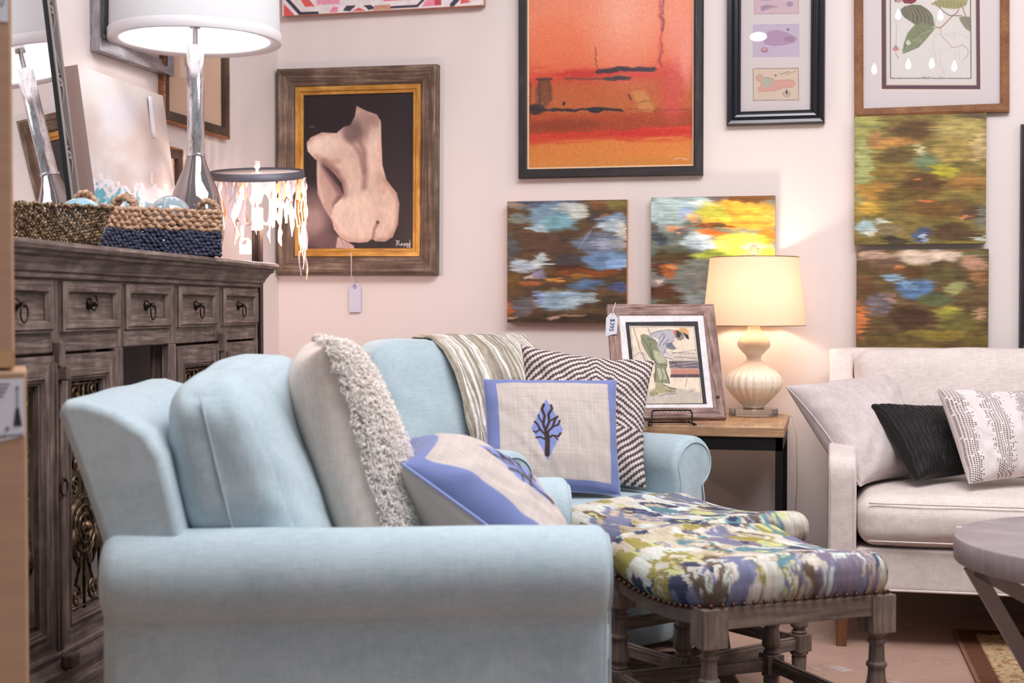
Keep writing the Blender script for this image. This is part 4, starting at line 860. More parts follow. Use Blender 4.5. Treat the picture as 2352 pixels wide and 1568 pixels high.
# ================================================================== SHELL LAMP beyond the cabinet
SD = 4.74; scn = rd((592-1176)/FPX*SD, SD)
sl = thing('shell_lamp', "glowing lamp hung with shell strips, beyond the right end of the cabinet", 'lamp', (scn[0], scn[1], 0))
zr = float(1+(705-402)*SD/FPX); RR = 0.156
RINGM = mat('brushed_zinc', (104, 102, 112), 0.5, 0.5)
tilt = Matrix.Rotation(0.03, 4, 'Y') @ Matrix.Rotation(0.17, 4, 'X')
q = MB(); q.lathe([(RR, -0.012), (RR, 0.012), (RR-0.003, 0.013), (RR-0.003, -0.012), (RR, -0.012)], n=56)
ring = q.build('shade_ring', RINGM, sl); ring.matrix_local = Matrix.Translation((0, 0, zr)) @ tilt
q = MB(); q.lathe([(0.02, 0.006), (RR-0.003, 0.006), (RR-0.003, 0.003), (0.02, 0.003), (0.02, 0.006)], n=56); dk = q.build('shade_top', mat('pale_shade_top', (226, 206, 200), 0.7), sl); dk.matrix_local = Matrix.Translation((0, 0, zr)) @ tilt
q = MB(); q.lathe([(0, zr), (0.004, zr), (0.004, zr+0.02), (0.009, zr+0.022), (0.011, zr+0.045), (0.0, zr+0.047)], n=16); q.build('finial', mat('ivory_finial', (236, 214, 204), 0.4), sl)
q = MB()
for sx in (-1, 1): q.box((sx*0.011-0.004, -0.012, 0.02), (sx*0.011+0.004, 0.012, zr-0.18))
q.box((-0.007, -0.006, 0.02), (0.007, 0.006, zr-0.18)); q.lathe([(0, 0), (0.13, 0), (0.13, 0.012), (0.03, 0.02), (0, 0.02)], n=32); q.build('lamp_stand', IRON, sl)
q = MB(); q.box((-0.014, -0.014, zr-0.185), (0.014, 0.014, zr-0.11)); q.tube([(0, 0, zr-0.12), (0, 0, zr)], 0.005, 8)
for sx in (-1, 1): q.tube([(0, 0, zr-0.14), (sx*0.03, 0, zr-0.165), (sx*0.06, 0, zr-0.15)], 0.004, 8); q.lathe([(0, zr-0.15), (0.012, zr-0.15), (0.010, zr-0.115), (0, zr-0.115)], c=(sx*0.06, 0, 0), n=12)
q.build('candle_arms', mat('ivory_metal', (230, 206, 196), 0.5), sl)
FL = glow('warm_bulb', (255, 222, 196), 16)
for sx in (-1, 1):
    bb = MB().lathe([(0, 0), (0.010, 0.004), (0.014, 0.018), (0.010, 0.034), (0.003, 0.050), (0, 0.052)], n=14).build('light_bulb', FL, sl); bb.location = (sx*0.06, 0, zr-0.115)
ls = Vector((scn[0], scn[1], zr-0.16))
point('shell_lamp_light', ls+Vector((0.05, -0.02, 0)), 22, (1, 0.74, 0.64), 0.03)
SHM = [shade_mat('capiz_pearl', (214, 196, 190), 0.30), shade_mat('capiz_grey', (158, 148, 156), 0.18), shade_mat('capiz_amber', (214, 158, 126), 0.28)]
shm = []
for k in range(3):
    q = MB(); n = 14; L = (0.085, 0.11, 0.075)[k]; vs_ = []; fs = []
    for i in range(n+1):
        t = i/n; wd = 0.011*(0.55+0.45*math.sin(PI*min(1, t*1.1)))*(1+0.25*math.sin(t*9+k*2)); wd *= max(0.15, math.sin(PI*(0.04+0.93*t)))**0.5; x_ = 0.003*math.sin(t*7+k)
        vs_ += [(x_-wd, 0.003*math.sin(t*5+k), -L*t), (x_, 0.0025+0.003*math.sin(t*5+k), -L*t), (x_+wd, 0.003*math.sin(t*5+k), -L*t)]
    for i in range(n): fs += [(3*i, 3*i+1, 3*i+4, 3*i+3), (3*i+1, 3*i+2, 3*i+5, 3*i+4)]
    me = MB().addm(vs_, fs).mesh('shell_strip'); shm.append((me, L))
def shell(x, y, z, a, k, mi, s=1.0):
    me = shm[k][0]
    key = (k, mi)
    if key not in shell.c: m2 = me.copy(); m2.materials.clear(); m2.materials.append(SHM[mi]); shell.c[key] = m2
    o = bpy.data.objects.new('shell_strip', shell.c[key]); COL.objects.link(o); o.parent = sl; o.location = (x, y, z); o.rotation_euler = (0.05*random.uniform(-1, 1), 0.08*random.uniform(-1, 1), a); o.scale = (s, s, s)
    return shm[k][1]*s
shell.c = {}
for i in range(46):
    a = 2*PI*i/46+random.uniform(-.03, .03); p = tilt @ Vector(((RR+0.004)*math.cos(a), (RR+0.004)*math.sin(a), -0.012)); z = zr+p.z
    right = math.cos(a-0.2) > 0.93
    for j in range(4 if right else (2 if random.random() < .5 else 1)):
        k = random.randrange(3); z -= shell(p.x, p.y, z, a+PI/2+random.uniform(-.5, .5), k, random.choice((0, 0, 0, 1, 1, 1, 2)), random.uniform(.7, 1.05))*0.93
for i in range(10):
    a = 2*PI*i/10; p = Vector((0.075*math.cos(a), 0.075*math.sin(a), 0)); z = zr-0.02-0.08*(i % 2)
    for j in range(2): z -= shell(p.x, p.y, z, a, random.randrange(3), random.choice((0, 1, 2)), random.uniform(.7, 1.0))*0.93
t1 = thing('price_tag', 'small white tag with red ringed hole hanging low on the shell lamp', 'tag', M=basis(RT, FH, (0, 0, 1), (scn[0]-0.03, scn[1]-0.03, zr-0.235)))
q = MB().prism([(-0.020, -0.03), (0.020, -0.03), (0.020, 0.012), (0.010, 0.024), (-0.010, 0.024), (-0.020, 0.012)], 0, 0.0008, 'y'); q.build('card', TAGP, t1)
q = MB().tube([(0.005*math.cos(a), -0.001, 0.012+0.005*math.sin(a)) for a in np.linspace(0, 2*PI, 16)[:-1]], 0.0016, 5, closed=True); part(q.build('eyelet', mat('red_eyelet', (196, 120, 96), 0.6), t1), 'reddish reinforcing ring')

# --- tag hanging under the figure painting
t2 = thing('price_tag', 'long pale lilac tag on a white string hanging below the framed figure painting', 'tag', loc=(atY(815, 650, YB-0.012)[0], YB-0.010, 0))
zA = float(atY(817, 582, YB-.05)[2]); zB = float(atY(817, 650, YB-.01)[2]); zC = float(atY(817, 717, YB-.01)[2])
MB().tube([(0.0, -0.036, zA), (0.003, -0.056, zA+0.002), (0.004, -0.054, zA-0.03), (0.002, -0.05, zB+0.03), (0.0, -0.002, zB-0.012)], 0.0014, 6).build('string', mat('white_string', (236, 230, 230), 0.8), t2)
q = MB().prism([(-0.024, zC), (0.024, zC), (0.024, zB-0.016), (0.012, zB), (-0.012, zB), (-0.024, zB-0.016)], -0.001, 0.0, 'y'); q.build('card', mat('lilac_tag', (206, 204, 224), 0.7), t2)
MB().tube([(0.006*math.cos(a), -0.002, zB-0.014+0.006*math.sin(a)) for a in np.linspace(0, 2*PI, 16)[:-1]], 0.0016, 5, closed=True).build('eyelet', mat('grey_eyelet', (150, 140, 150), 0.5), t2)

# ================================================================== CARDBOARD BOXES at the left edge
BD = 2.12
def kraft(p): pass
KR = mat('kraft_cardboard', (176, 136, 108), 0.8); nt, b = nodes(KR)
nt.links.new(ramp(nt, noise(nt, mapping(nt, (4, 4, 60)), 1, 4), [(0.3, (176, 138, 112)), (0.7, (188, 150, 122))]), b.inputs['Base Color'])
KT = mat('packing_tape', (196, 156, 112), 0.25)
zt = float(1-(852-705)*BD/FPX)
def carton(label, px, z0, z1, grp):
    e = ray(px, 784); yb = np.array([e[0], e[1], 0]); yb /= np.linalg.norm(yb); xb = np.cross(yb, (0, 0, 1.0)); o = atd(px, 784, BD); o[2] = 0
    t = thing('cardboard_box', label, 'cardboard box', M=basis(xb, yb, (0, 0, 1), o-xb*0.20), group=grp)
    MB().box((-0.20, 0, z0), (0.20, 0.20, z1)).build('carton', KR, t, bevel=0.004); return t, (o-xb*0.20, xb, yb)
b1, fr1 = carton('lower brown cardboard box with a printed product label, at the left edge', 60, 0.0, zt, 'stacked cardboard boxes at the left edge')
b2, fr2 = carton('upper brown cardboard box stacked on the labelled one at the left edge', 33, zt+0.004, 1.62, 'stacked cardboard boxes at the left edge')
part(MB().box((-0.2, -0.0012, z_ := zt+0.006), (0.2005, 0.05, zt+0.03)).build('tape', KT, b2), 'clear brown packing tape')
LBL = mat('label_paper', (222, 220, 228), 0.6); INK = mat('label_ink', (50, 48, 56), 0.7)
def lpf(px, py, fr): p = pl(px, py, fr[0], fr[2]); return float((p-fr[0])@fr[1]), float(p[2])
def lp(px, py): return lpf(px, py, fr1)
x0, z0 = lp(-40, 1012); x1, z1 = lp(54, 858)
q = MB(); v_ = [(lp(-40, 1022)[0], -0.0018, lp(-40, 1022)[1]), (lp(58, 1001)[0], -0.0018, lp(58, 1001)[1]), (lp(55, 868)[0], -0.0018, lp(55, 868)[1]), (lp(-40, 872)[0], -0.0018, lp(-40, 872)[1])]
q.addm(v_, [(0, 1, 2, 3)], None, False); lb = part(q.build('label', LBL, b1), 'white printed shipping label')
qx, qz = lp(40, 890); q = MB(); q.sphere((qx, -0.003, qz), 0.0022, 10, (1, .3, 1)); q.box((qx-0.0005, -0.0032, lp(40, 936)[1]), (qx+0.0005, -0.0025, qz))
xa, za = lp(40, 936); xb, zb_ = lp(40, 978)
q.addm([(xa-0.002, -0.003, za), (xa+0.002, -0.003, za), (xb+0.0065, -0.003, zb_), (xb-0.0055, -0.003, zb_)], [(0, 1, 2, 3)], None, False)
for k in range(4): u, v__ = lp(-10, 884+k*9); q.box((u, -0.003, v__), (u+0.020-0.003*k, -0.0026, v__+0.0016))
u, v__ = lp(17, 984); q.tube([(u+0.0022*math.cos(a), -0.003, v__+0.0028*math.sin(a)) for a in np.linspace(0, 2*PI, 12)[:-1]], 0.0006, 4, closed=True)
q.build('printed_pendant', INK, lb)
ux, uz = lp(18, 1000); text_mesh('Uttermost', 0.0105, INK, lb, Matrix.Translation((ux, -0.0028, uz)) @ Matrix.Rotation(PI/2, 4, 'X') @ Matrix.Rotation(0.05, 4, 'Z'), 'maker_name')
def lp2(px, py): return lpf(px, py, fr2)
a_, b_ = lp2(-60, 46), lp2(18, -60); lb2 = MB().box((a_[0], -0.0016, a_[1]), (b_[0], -0.0008, b_[1])).build('label', LBL, b2)
u, v__ = lp2(3, 14); MB().tube([(u-0.004, -0.002, v__+0.012), (u+0.001, -0.002, v__-0.001), (u+0.003, -0.002, v__+0.004), (u+0.004, -0.002, v__+0.014)], 0.0005, 5).build('handwriting', INK, lb2)
# ================================================================== ARMCHAIRS
def loft_profile(poly, x0, x1, R0, R1, nseg=5, mid=10, wob=0.0, seed=2):
    """closed 2D outline (a,z) swept along x with rounded ends"""
    P = np.array(poly, float); n = len(P)
    d1 = np.roll(P, -1, 0)-P; d0 = P-np.roll(P, 1, 0); d1 /= np.linalg.norm(d1, axis=1)[:, None]+1e-9; d0 /= np.linalg.norm(d0, axis=1)[:, None]+1e-9
    t = d0+d1; t /= np.linalg.norm(t, axis=1)[:, None]+1e-9; nr = np.stack([t[:, 1], -t[:, 0]], 1)
    ar = 0.5*np.sum(P[:, 0]*np.roll(P[:, 1], -1)-np.roll(P[:, 0], -1)*P[:, 1])
    if ar < 0: nr = -nr
    S = []
    for i in range(nseg+1): th = PI/2*i/nseg; S.append((x0+R0*(1-math.sin(th)), R0*(1-math.cos(PI/2-th)) if False else R0*(1-math.sin(th))*0+R0*(1-math.cos(PI/2-th))))
    S = [(x0+R0*(1-math.cos(PI/2*i/nseg)), R0*(1-math.sin(PI/2*i/nseg))) for i in range(nseg+1)]
    for k in range(1, mid): S.append((x0+R0+(x1-R1-x0-R0)*k/mid, 0))
    S += [(x1-R1*(1-math.cos(PI/2*i/nseg)), R1*(1-math.sin(PI/2*i/nseg))) for i in range(nseg, -1, -1)]
    V = []; F = []; m = len(S)
    for (x, e) in S:
        Q = P-nr*e
        if wob:
            w_ = (vn(Q[:, 0]*6+x*5, Q[:, 1]*6+x*4, seed)-0.5)*wob; Q = Q+nr*w_[:, None]
        V += [(x, a, z) for a, z in Q]
    for i in range(m-1):
        for k in range(n): F.append((i*n+k, i*n+(k+1) % n, (i+1)*n+(k+1) % n, (i+1)*n+k))
    F.append(tuple(range(n))[::-1]); F.append(tuple((m-1)*n+k for k in range(n)))
    return V, F
def resample(P, ds=0.02, closed=True):
    out = []; n = len(P)
    for i in range(n if closed else n-1):
        a = np.array(P[i]); b_ = np.array(P[(i+1) % n]); k = max(1, int(np.linalg.norm(b_-a)/ds))
        out += [tuple(a+(b_-a)*j/k) for j in range(k)]
    return out
ZC = 0.538; RR_ = 0.082; AY = 0.34
def arm_outline(s):
    pts = [(0.047, 0.02), (0.047, 0.30), (0.045, 0.44)]
    for a in range(-60, 216, 12): pts.append((RR_*math.cos(math.radians(a)), ZC+RR_*math.sin(math.radians(a))))
    pts += [(-0.064, 0.44), (-0.064, 0.02)]
    pts = resample(pts, 0.03)
    return [(s*(AY+a), z) for a, z in pts]
CUSH = lambda z: (-0.625-0.2*(z-0.67), 0.108*(1-0.52*np.clip((z-0.44)/0.46, 0, 1)**1.7))
def make_armchair(label):
    t = thing('armchair', label, 'armchair')
    for s in (1, -1):
        V, F = loft_profile(arm_outline(s), -0.862, 0.0, 0.03, 0.022, 5, 24, 0.006, 3+s)
        a = MB().addm(V, F).build('arm', BLUE, t)
        o = [(0.0+0.001, y, z) for y, z in arm_outline(s)]; c = np.mean(np.array(o), 0)
        ins = [(0.001, c[1]+(y-c[1])*0.9 if z < 0.45 else s*AY+(y-s*AY)*0.80, z if z < 0.45 else ZC+(z-ZC)*0.80) for _, y, z in o if z > 0.03]
        MB().tube(ins, 0.0022, 6, closed=False).build('piping', BLUE, a)
    prof = [(-0.70, 0.02), (-0.80, 0.36), (-0.860, 0.593), (-0.934, 0.815), (-0.934, 0.832), (-0.920, 0.842), (-0.89, 0.842), (-0.84, 0.826), (-0.785, 0.79), (-0.762, 0.75), (-0.730, 0.62), (-0.67, 0.40), (-0.60, 0.02)]
    yy = np.linspace(-0.372, 0.378, 15); pr_ = resample(prof, 0.035); Q = MB(); n = len(pr_); V = []; F = []
    for i, y in enumerate(yy):
        for (x, z) in pr_:
            k = 0.010*math.sin(PI*i/14)*max(0, (z-0.5)/0.35); V.append((x+(k if x > -0.8 else -k*0.3)+(vn(y*7+x*3, z*7, 9)-0.5)*0.008, y, z+(vn(y*6, x*6, 4)-0.5)*0.010*(z > 0.7)))
    for i in range(14):
        for k in range(n): F.append((i*n+k, i*n+(k+1) % n, (i+1)*n+(k+1) % n, (i+1)*n+k))
    Q.addm(V, F); Q.addm(V[:n], [tuple(range(n))]); Q.addm(V[-n:], [tuple(range(n))])
    me_ = Q.mesh('back_frame'); import bmesh
    bm_ = bmesh.new(); bm_.from_mesh(me_); bmesh.ops.remove_doubles(bm_, verts=bm_.verts, dist=1e-5); bmesh.ops.recalc_face_normals(bm_, faces=bm_.faces); bm_.to_mesh(me_); bm_.free()
    bfm = link('back_frame', me_, BLUE, t, 0.026, 5); wn = bfm.modifiers.new('wn', 'WEIGHTED_NORMAL'); wn.keep_sharp = False
    O, F = rbox((0.32, 0.292, 0.15), 0.03, 12); O += np.array([-0.335, 0, 0.17]); MB().addm(O, F).build('seat_frame', BLUE, t)
    O, F = rbox((0.345, 0.283, 0.062), 0.045, 22, (0.012, 0, 0.018), 0.008, 4); O += np.array([-0.33, 0, 0.392]); sc_ = MB().addm(O, F).build('seat_cushion', BLUE, t)
    for z in (0.435, 0.348): MB().tube([(0.008, y, z) for y in np.linspace(-0.26, 0.26, 16)], 0.003, 6).build('cushion_piping', BLUE, sc_)
    # back cushion
    O, F = rbox((0.118, 0.306, 0.222), 0.066, 34, (0.014, 0.010, 0.008), 0.012, 7)
    z = O[:, 2]+0.655; tt = np.clip((z-0.44)/0.44, 0, 1)
    O[:, 0] = -0.650-0.24*(z-0.67)+O[:, 0]*(1-0.40*tt**1.8)
    O[:, 1] *= 1+0.06*np.clip((z-0.60)/0.06, 0, 1)
    O[:, 2] = z-0.012*np.clip(np.abs(O[:, 1])/0.3, 0, 1)**3*tt
    for k in range(7):   # soft creases on the side and front
        cy = random.uniform(-.3, .3); cz = random.uniform(.5, .85); am = random.uniform(.003, .007)
        dd = np.abs((O[:, 2]-cz)+0.35*(O[:, 1]-cy)+0.2*(O[:, 0]+.6)); O[:, 0] += am*np.exp(-(dd/0.020)**2)*np.tanh((O[:, 0]-(-0.650-0.24*(O[:, 2]-0.67)))/0.05)*np.exp(-((O[:, 1]-cy)/0.14)**2)
    bc = MB().addm(O, F).build('back_cushion', BLUE, t)
    for s in (-1, 1):
        pts = []
        for zz in np.linspace(0.48, 0.85, 24):
            xc = -0.660-0.24*(zz-0.67); m_ = (np.abs(O[:, 0]-xc) < 0.022) & (np.abs(O[:, 2]-zz) < 0.022) & (O[:, 1]*s > 0)
            if m_.any(): pts.append((xc, float(O[m_, 1][np.argmax(O[m_, 1]*s)]), zz))
        MB().tube(pts, 0.0022, 5).build('cushion_piping', BLUE, bc)
    q = MB()
    return t
def place_rd(o, r, d, rot): p = rd(r, d, 0); o.location = p; o.rotation_euler = (0, 0, YAW+rot)
ch1 = make_armchair("light blue rolled-arm armchair in the foreground, seen from the side")
place_rd(ch1, 0.145, 2.815, math.radians(3.4))
def reshape_cushion(ch, fn):
    for c in ch.children:
        if c.name.startswith('back_cushion'):
            c.data = c.data.copy(); n = len(c.data.vertices); a = np.zeros(n*3); c.data.vertices.foreach_get('co', a); a = a.reshape(-1, 3); a = fn(a); c.data.vertices.foreach_set('co', a.ravel()); c.data.update()
            for g in c.children: g.data = g.data.copy(); n = len(g.data.vertices); a = np.zeros(n*3); g.data.vertices.foreach_get('co', a); a = fn(a.reshape(-1, 3)); g.data.vertices.foreach_set('co', a.ravel()); g.data.update()
ch2 = copy_tree(ch1); ch2['label'] = "light blue rolled-arm armchair at the back with a striped throw over it"
def f1(a):
    t = np.clip((a[:, 1]+0.32)/0.64, 0, 1); zt_ = np.clip((a[:, 2]-0.44)/0.44, 0, 1); a[:, 0] += 0.055*t**1.5; a[:, 2] += (0.034*t**1.3-0.004)*zt_; return a
def f2(a):
    t = np.clip((a[:, 1]+0.32)/0.64, 0, 1); zt_ = np.clip((a[:, 2]-0.44)/0.44, 0, 1); a[:, 0] -= 0.012; a[:, 1] -= 0.035*(1-t); a[:, 2] += (0.034*(1-t)-0.004)*zt_; return a
reshape_cushion(ch1, f1); reshape_cushion(ch2, f2)
for o in (ch1, ch2): o['group'] = 'pair of light blue armchairs'
A2 = math.radians(-51.5); place_rd(ch2, 0.270, 3.955, A2)
def loc2w(o_r, o_d, rot, p):   # local chair point to world
    a = YAW+rot; b0 = rd(o_r, o_d); return np.array([b0[0]+p[0]*math.cos(a)-p[1]*math.sin(a), b0[1]+p[0]*math.sin(a)+p[1]*math.cos(a), p[2]])
C1 = (0.145, 2.815, math.radians(3.4)); C2 = (0.270, 3.955, A2)

# ================================================================== PILLOWS
def pillow(name, label, corners, t, m, n=60, bow=0.07, paint=None, group=None, wob=0.010, seed=1, ear=1.0, disp=None, backcol=None, piping=None, sag=0.0, pinch=0.42):
    TL, TR, BR, BL = [np.array(c, float) for c in corners]
    c = (TL+TR+BR+BL)/4; x = (TR-TL)+(BR-BL); x /= np.linalg.norm(x); z = (TL-BL)+(TR-BR); z -= x*(z@x); z /= np.linalg.norm(z); y = np.cross(z, x)
    R_ = np.stack([x, y, z]); L = [R_@(p-c) for p in (TL, TR, BR, BL)]
    u1 = np.sin(np.linspace(-PI/2, PI/2, n+1)) if n < 200 else 0.4*np.sin(np.linspace(-PI/2, PI/2, n+1))+0.6*np.linspace(-1, 1, n+1); U, V = np.meshgrid(u1, u1)   # V: -1 bottom, +1 top
    Ub = U*(1-bow*(1-V**2)*np.abs(U)); Vb = V*(1-bow*(1-U**2)*np.abs(V)); a = (Ub+1)/2; b_ = (1-Vb)/2
    base = ((1-a)*(1-b_))[..., None]*L[0]+(a*(1-b_))[..., None]*L[1]+(a*b_)[..., None]*L[2]+((1-a)*b_)[..., None]*L[3]
    th = (np.clip(1-U**2, 0, 1)*np.clip(1-V**2, 0, 1))**pinch*(1-sag*V)
    nz = (vn(U*2.3+3, V*2.3, seed)-0.5)*wob*2.2*th; ang = np.arctan2(V, U)
    cor = (np.abs(U*V))**1.5; wr = np.sin(14*ang+seed)*cor*(1-cor)*wob*1.2+ (vn(U*9+V*3, V*4, seed+5)-0.5)*wob*1.1*th
    V0 = []; idx = {}
    ny = np.zeros((n+1, n+1)); F = []; pts = []; front = []; UVW = []
    W = np.linalg.norm(L[1]-L[0]); H = np.linalg.norm(L[0]-L[3])
    If = np.zeros((n+1, n+1), int); Ib = np.zeros((n+1, n+1), int)
    for j in range(n+1):
        for i in range(n+1):
            p = base[j, i]; e = i in (0, n) or j in (0, n)
            off = t/2*th[j, i]
            If[j, i] = len(pts); pts.append((p[0], p[1]-(0 if e else off+nz[j, i]+wr[j, i]), p[2])); front.append(1); UVW.append((U[j, i], V[j, i]))
            if e: Ib[j, i] = If[j, i]
            else: Ib[j, i] = len(pts); pts.append((p[0], p[1]+off-nz[j, i]*0.6, p[2])); front.append(0); UVW.append((U[j, i], V[j, i]))
    for j in range(n):
        for i in range(n):
            F.append((If[j, i], If[j, i+1], If[j+1, i+1], If[j+1, i])); F.append((Ib[j, i], Ib[j+1, i], Ib[j+1, i+1], Ib[j, i+1]))
    pts = np.array(pts); front = np.array(front); UVW = np.array(UVW)
    if disp is not None: pts = disp(pts, front, UVW)
    me = bpy.data.meshes.new(name); me.from_pydata(pts.tolist(), [], F); me.polygons.foreach_set('use_smooth', [True]*len(F))
    if paint is not None:
        p = Pt((UVW[:, 0]+1)*500, (1-UVW[:, 1])*500); paint(p); C = p.done()
        if backcol is not None: C[front == 0] = lin(backcol)
        set_col(me, C)
    me.update(); o = link(name, me, m); o.matrix_world = basis(x, y, z, c); tag(o, label, 'cushion', group)
    if piping is not None:
        ring = [tuple(pts[If[0, i]]) for i in range(n)]+[tuple(pts[If[j, n]]) for j in range(n)]+[tuple(pts[If[n, i]]) for i in range(n, 0, -1)]+[tuple(pts[If[j, 0]]) for j in range(n, 0, -1)]
        MB().tube(ring, piping[1], 6, closed=True).build('piping', piping[0], o)
    o_pts = (pts, If, R_, c); return o, o_pts
LINEN = painted('cushion_linen', 0.9, 0.15, 520, 0.4, 0.2)
def coral_paint(p):
    X, Y = p.X, p.Y; n = fbm(X/300, Y/9, 3, 3)*0.5+fbm(X/9, Y/300, 4, 3)*0.5
    p.C[:] = (192, 178, 172); p.tone(0.93+0.14*n)
    d = np.minimum(np.minimum(X, 1000-X), np.minimum(Y, 1000-Y)*1.25); p.mix(np.clip((78-d)/6+.5, 0, 1), (112, 124, 178)); p.tone(0.96+0.08*n)
    p.X = 505+(X-428)/1.14; p.Y = 255+(Y-250)/1.26
    p.poly([(505, 255), (610, 470), (505, 690), (400, 470)], (124, 138, 196), 5)
    K = (62, 46, 44)
    for ln, w_ in (([(500, 650), (505, 560), (500, 500)], 24), ([(505, 520), (480, 440), (492, 380), (475, 330), (488, 300)], 13), ([(500, 470), (520, 420), (516, 370), (540, 330), (535, 305)], 12), ([(500, 500), (540, 460), (560, 400), (575, 385)], 11), ([(545, 455), (580, 440), (590, 410)], 9),
                   ([(500, 540), (540, 520), (575, 525), (592, 500)], 10), ([(545, 520), (570, 550)], 8), ([(500, 520), (460, 480), (440, 440), (425, 425)], 11), ([(455, 478), (430, 500), (415, 490)], 8), ([(498, 550), (460, 530), (432, 535)], 9), ([(520, 420), (560, 395)], 8), ([(482, 440), (455, 400), (450, 375)], 8)):
        p.line(ln, w_*1.35, K, 1, 4)
PIPE = mat('blue_piping', (150, 160, 210), 0.8)
def at_d(px, py, d): return atd(px, py, d)
pl1, _ = pillow('throw_pillow', "blue-bordered linen pillow with embroidered coral, upright on the rear armchair", [at_d(1110, 872, 4.10), at_d(1414, 874, 4.16), at_d(1424, 1136, 4.02), at_d(1118, 1122, 3.93)], 0.13, LINEN, 260, 0.035, coral_paint, 'coral pillows', 0.006, 3, backcol=(196, 180, 172), piping=(PIPE, 0.003), pinch=0.36)
# second coral pillow, slumped on the near chair
TLc, TRc = rd(-0.205, 2.66, 0.705), rd(-0.225, 3.05, 0.715); BLc, BRc = rd(0.110, 2.64, 0.475), rd(0.095, 3.04, 0.475)
pl2, _ = pillow('throw_pillow', "blue-bordered linen pillow slumped sideways on the front armchair", [TLc, TRc, BRc, BLc], 0.22, LINEN, 120, 0.085, coral_paint, 'coral pillows', 0.012, 8, backcol=(196, 180, 172), piping=(PIPE, 0.003), pinch=0.44)
def chevron(p):
    X, Y = p.X, p.Y; X = X+(fbm(X/200, Y/200, 5)-0.5)*20
    s = np.where(X < 500, (X*0.55+Y), (-(X-500)*0.62+Y+275)); k = np.where((X > 560) & (Y > 620), 1, 0)
    s = np.where(k == 1, (X-560)*0.75+Y, s); s = np.where((X > 560) & (Y <= 620), -(X-560)*0.55+Y, s); s = np.where(X <= 560, X*0.62+Y, s)
    tw = 3.5*np.sign(np.sin((X+ s*0.2)/3.6)); ph = ((s+tw)/50.0) % 1.0
    p.C[:] = (88, 70, 72); p.mix(np.clip((0.5-np.abs(ph-0.5)*2)*7+0.5, 0, 1), (214, 202, 198)); p.tone(0.93+0.1*fbm(X/10, Y/10, 7))
CHEV = painted('chevron_weave', 0.9, 0.15, 300, 0.4)
pl3, _ = pillow('throw_pillow', "brown and white diagonally striped pillow on the rear armchair", [at_d(1196, 792, 4.36), at_d(1504, 828, 4.34), at_d(1484, 1120, 4.14), at_d(1196, 1130, 4.12)], 0.16, CHEV, 230, 0.10, chevron, None, 0.016, 12, backcol=(150, 136, 134))
# shaggy pillow, edge-on to the camera
def fleece_disp(pts, front, uvw):
    P = pts.copy(); m_ = (front == 1) & (np.abs(uvw[:, 0]) < 1.01)
    n1 = fbm(uvw[:, 0]*9, uvw[:, 1]*9, 3, 3); n2 = fbm(uvw[:, 0]*26, uvw[:, 1]*26, 5, 3)
    e = np.clip((1-np.maximum(np.abs(uvw[:, 0]), np.abs(uvw[:, 1])))*8, 0.35, 1); P[m_, 1] -= (0.020+0.026*n1+0.016*n2)[m_]*e[m_]; return P
ctr = (-0.325, 2.85); upv = np.array([-0.27, 0, 0.963])
def shg(a, b_): # a along depth, b up
    p = rd(ctr[0]+upv[0]*b_-0.20*a, ctr[1]+a, 0.70+upv[2]*b_); return p
FLB = fabric('pillow_back_linen', (226, 210, 200), (206, 188, 178), wv=500)
FLE = mat('fleece', (255, 244, 236), 0.95, spec=0.1, Sheen_Weight=0.5, Subsurface_Weight=0.15); nodes(FLE)[1].inputs['Subsurface Radius'].default_value = (0.01, 0.008, 0.006)
# x axis must be 'right' when looking at the front (front faces +r): right = +depth
sh, (spts, sIf, sR, sc0) = pillow('throw_pillow', "shaggy cream pillow standing on the front armchair", [shg(-0.20, 0.235), shg(0.22, 0.235), shg(0.22, -0.235), shg(-0.20, -0.235)], 0.20, FLB, 110, 0.05, None, None, 0.010, 21, pinch=0.30)
def fleece_locks():
    n = 110; q = MB(); rnd = random.Random(7); V = []; F = []
    for k in range(16000):
        j = rnd.uniform(0.8, n-0.8); i = rnd.uniform(0.8, n-0.8); j0, i0 = int(j), int(i); p = Vector(spts[sIf[j0, i0]]); px_ = Vector(spts[sIf[j0, min(n, i0+1)]]); pz_ = Vector(spts[sIf[min(n, j0+1), i0]])
        e1 = px_-p; e2 = pz_-p
        if e1.length < 1e-7 or e2.length < 1e-7: continue
        p = p+e1*(i-i0)+e2*(j-j0); nrm = e1.cross(e2); nrm.normalize()
        if nrm.y > 0: nrm = -nrm
        t1 = e1.normalized(); t2 = nrm.cross(t1); ph = rnd.uniform(0, 6.28); L = rnd.uniform(0.008, 0.019); rr = rnd.uniform(0.0013, 0.0026); lean_ = rnd.uniform(0.2, 1.0); da = rnd.uniform(-1.2, 1.2)-1.3
        o = len(V); S = 5
        for s in range(S):
            t = s/(S-1); c = p+nrm*(L*t*(1-0.35*lean_*t)+0.001)+(t1*math.cos(da)+t2*math.sin(da))*(L*0.9*lean_*t*t)+(t1*math.cos(ph+t*7)+t2*math.sin(ph+t*7))*(0.0045*t)
            r_ = rr*(1-0.55*t)
            for a in range(4): an = a*PI/2+t*2; V.append(tuple(c+(t1*math.cos(an)+t2*math.sin(an))*r_+nrm*0))
        for s in range(S-1):
            for a in range(4): F.append((o+s*4+a, o+s*4+(a+1) % 4, o+(s+1)*4+(a+1) % 4, o+(s+1)*4+a))
        F.append((o+(S-1)*4, o+(S-1)*4+1, o+(S-1)*4+2, o+(S-1)*4+3))
    me = bpy.data.meshes.new('fleece'); me.from_pydata(V, [], F); me.polygons.foreach_set('use_smooth', [True]*len(F)); me.update()
    o = link('fleece', me, FLE, sh); o['kind'] = 'stuff'; part(o, 'curly cream fleece front')
fleece_locks()
bf = bpy.data.objects['fleece']
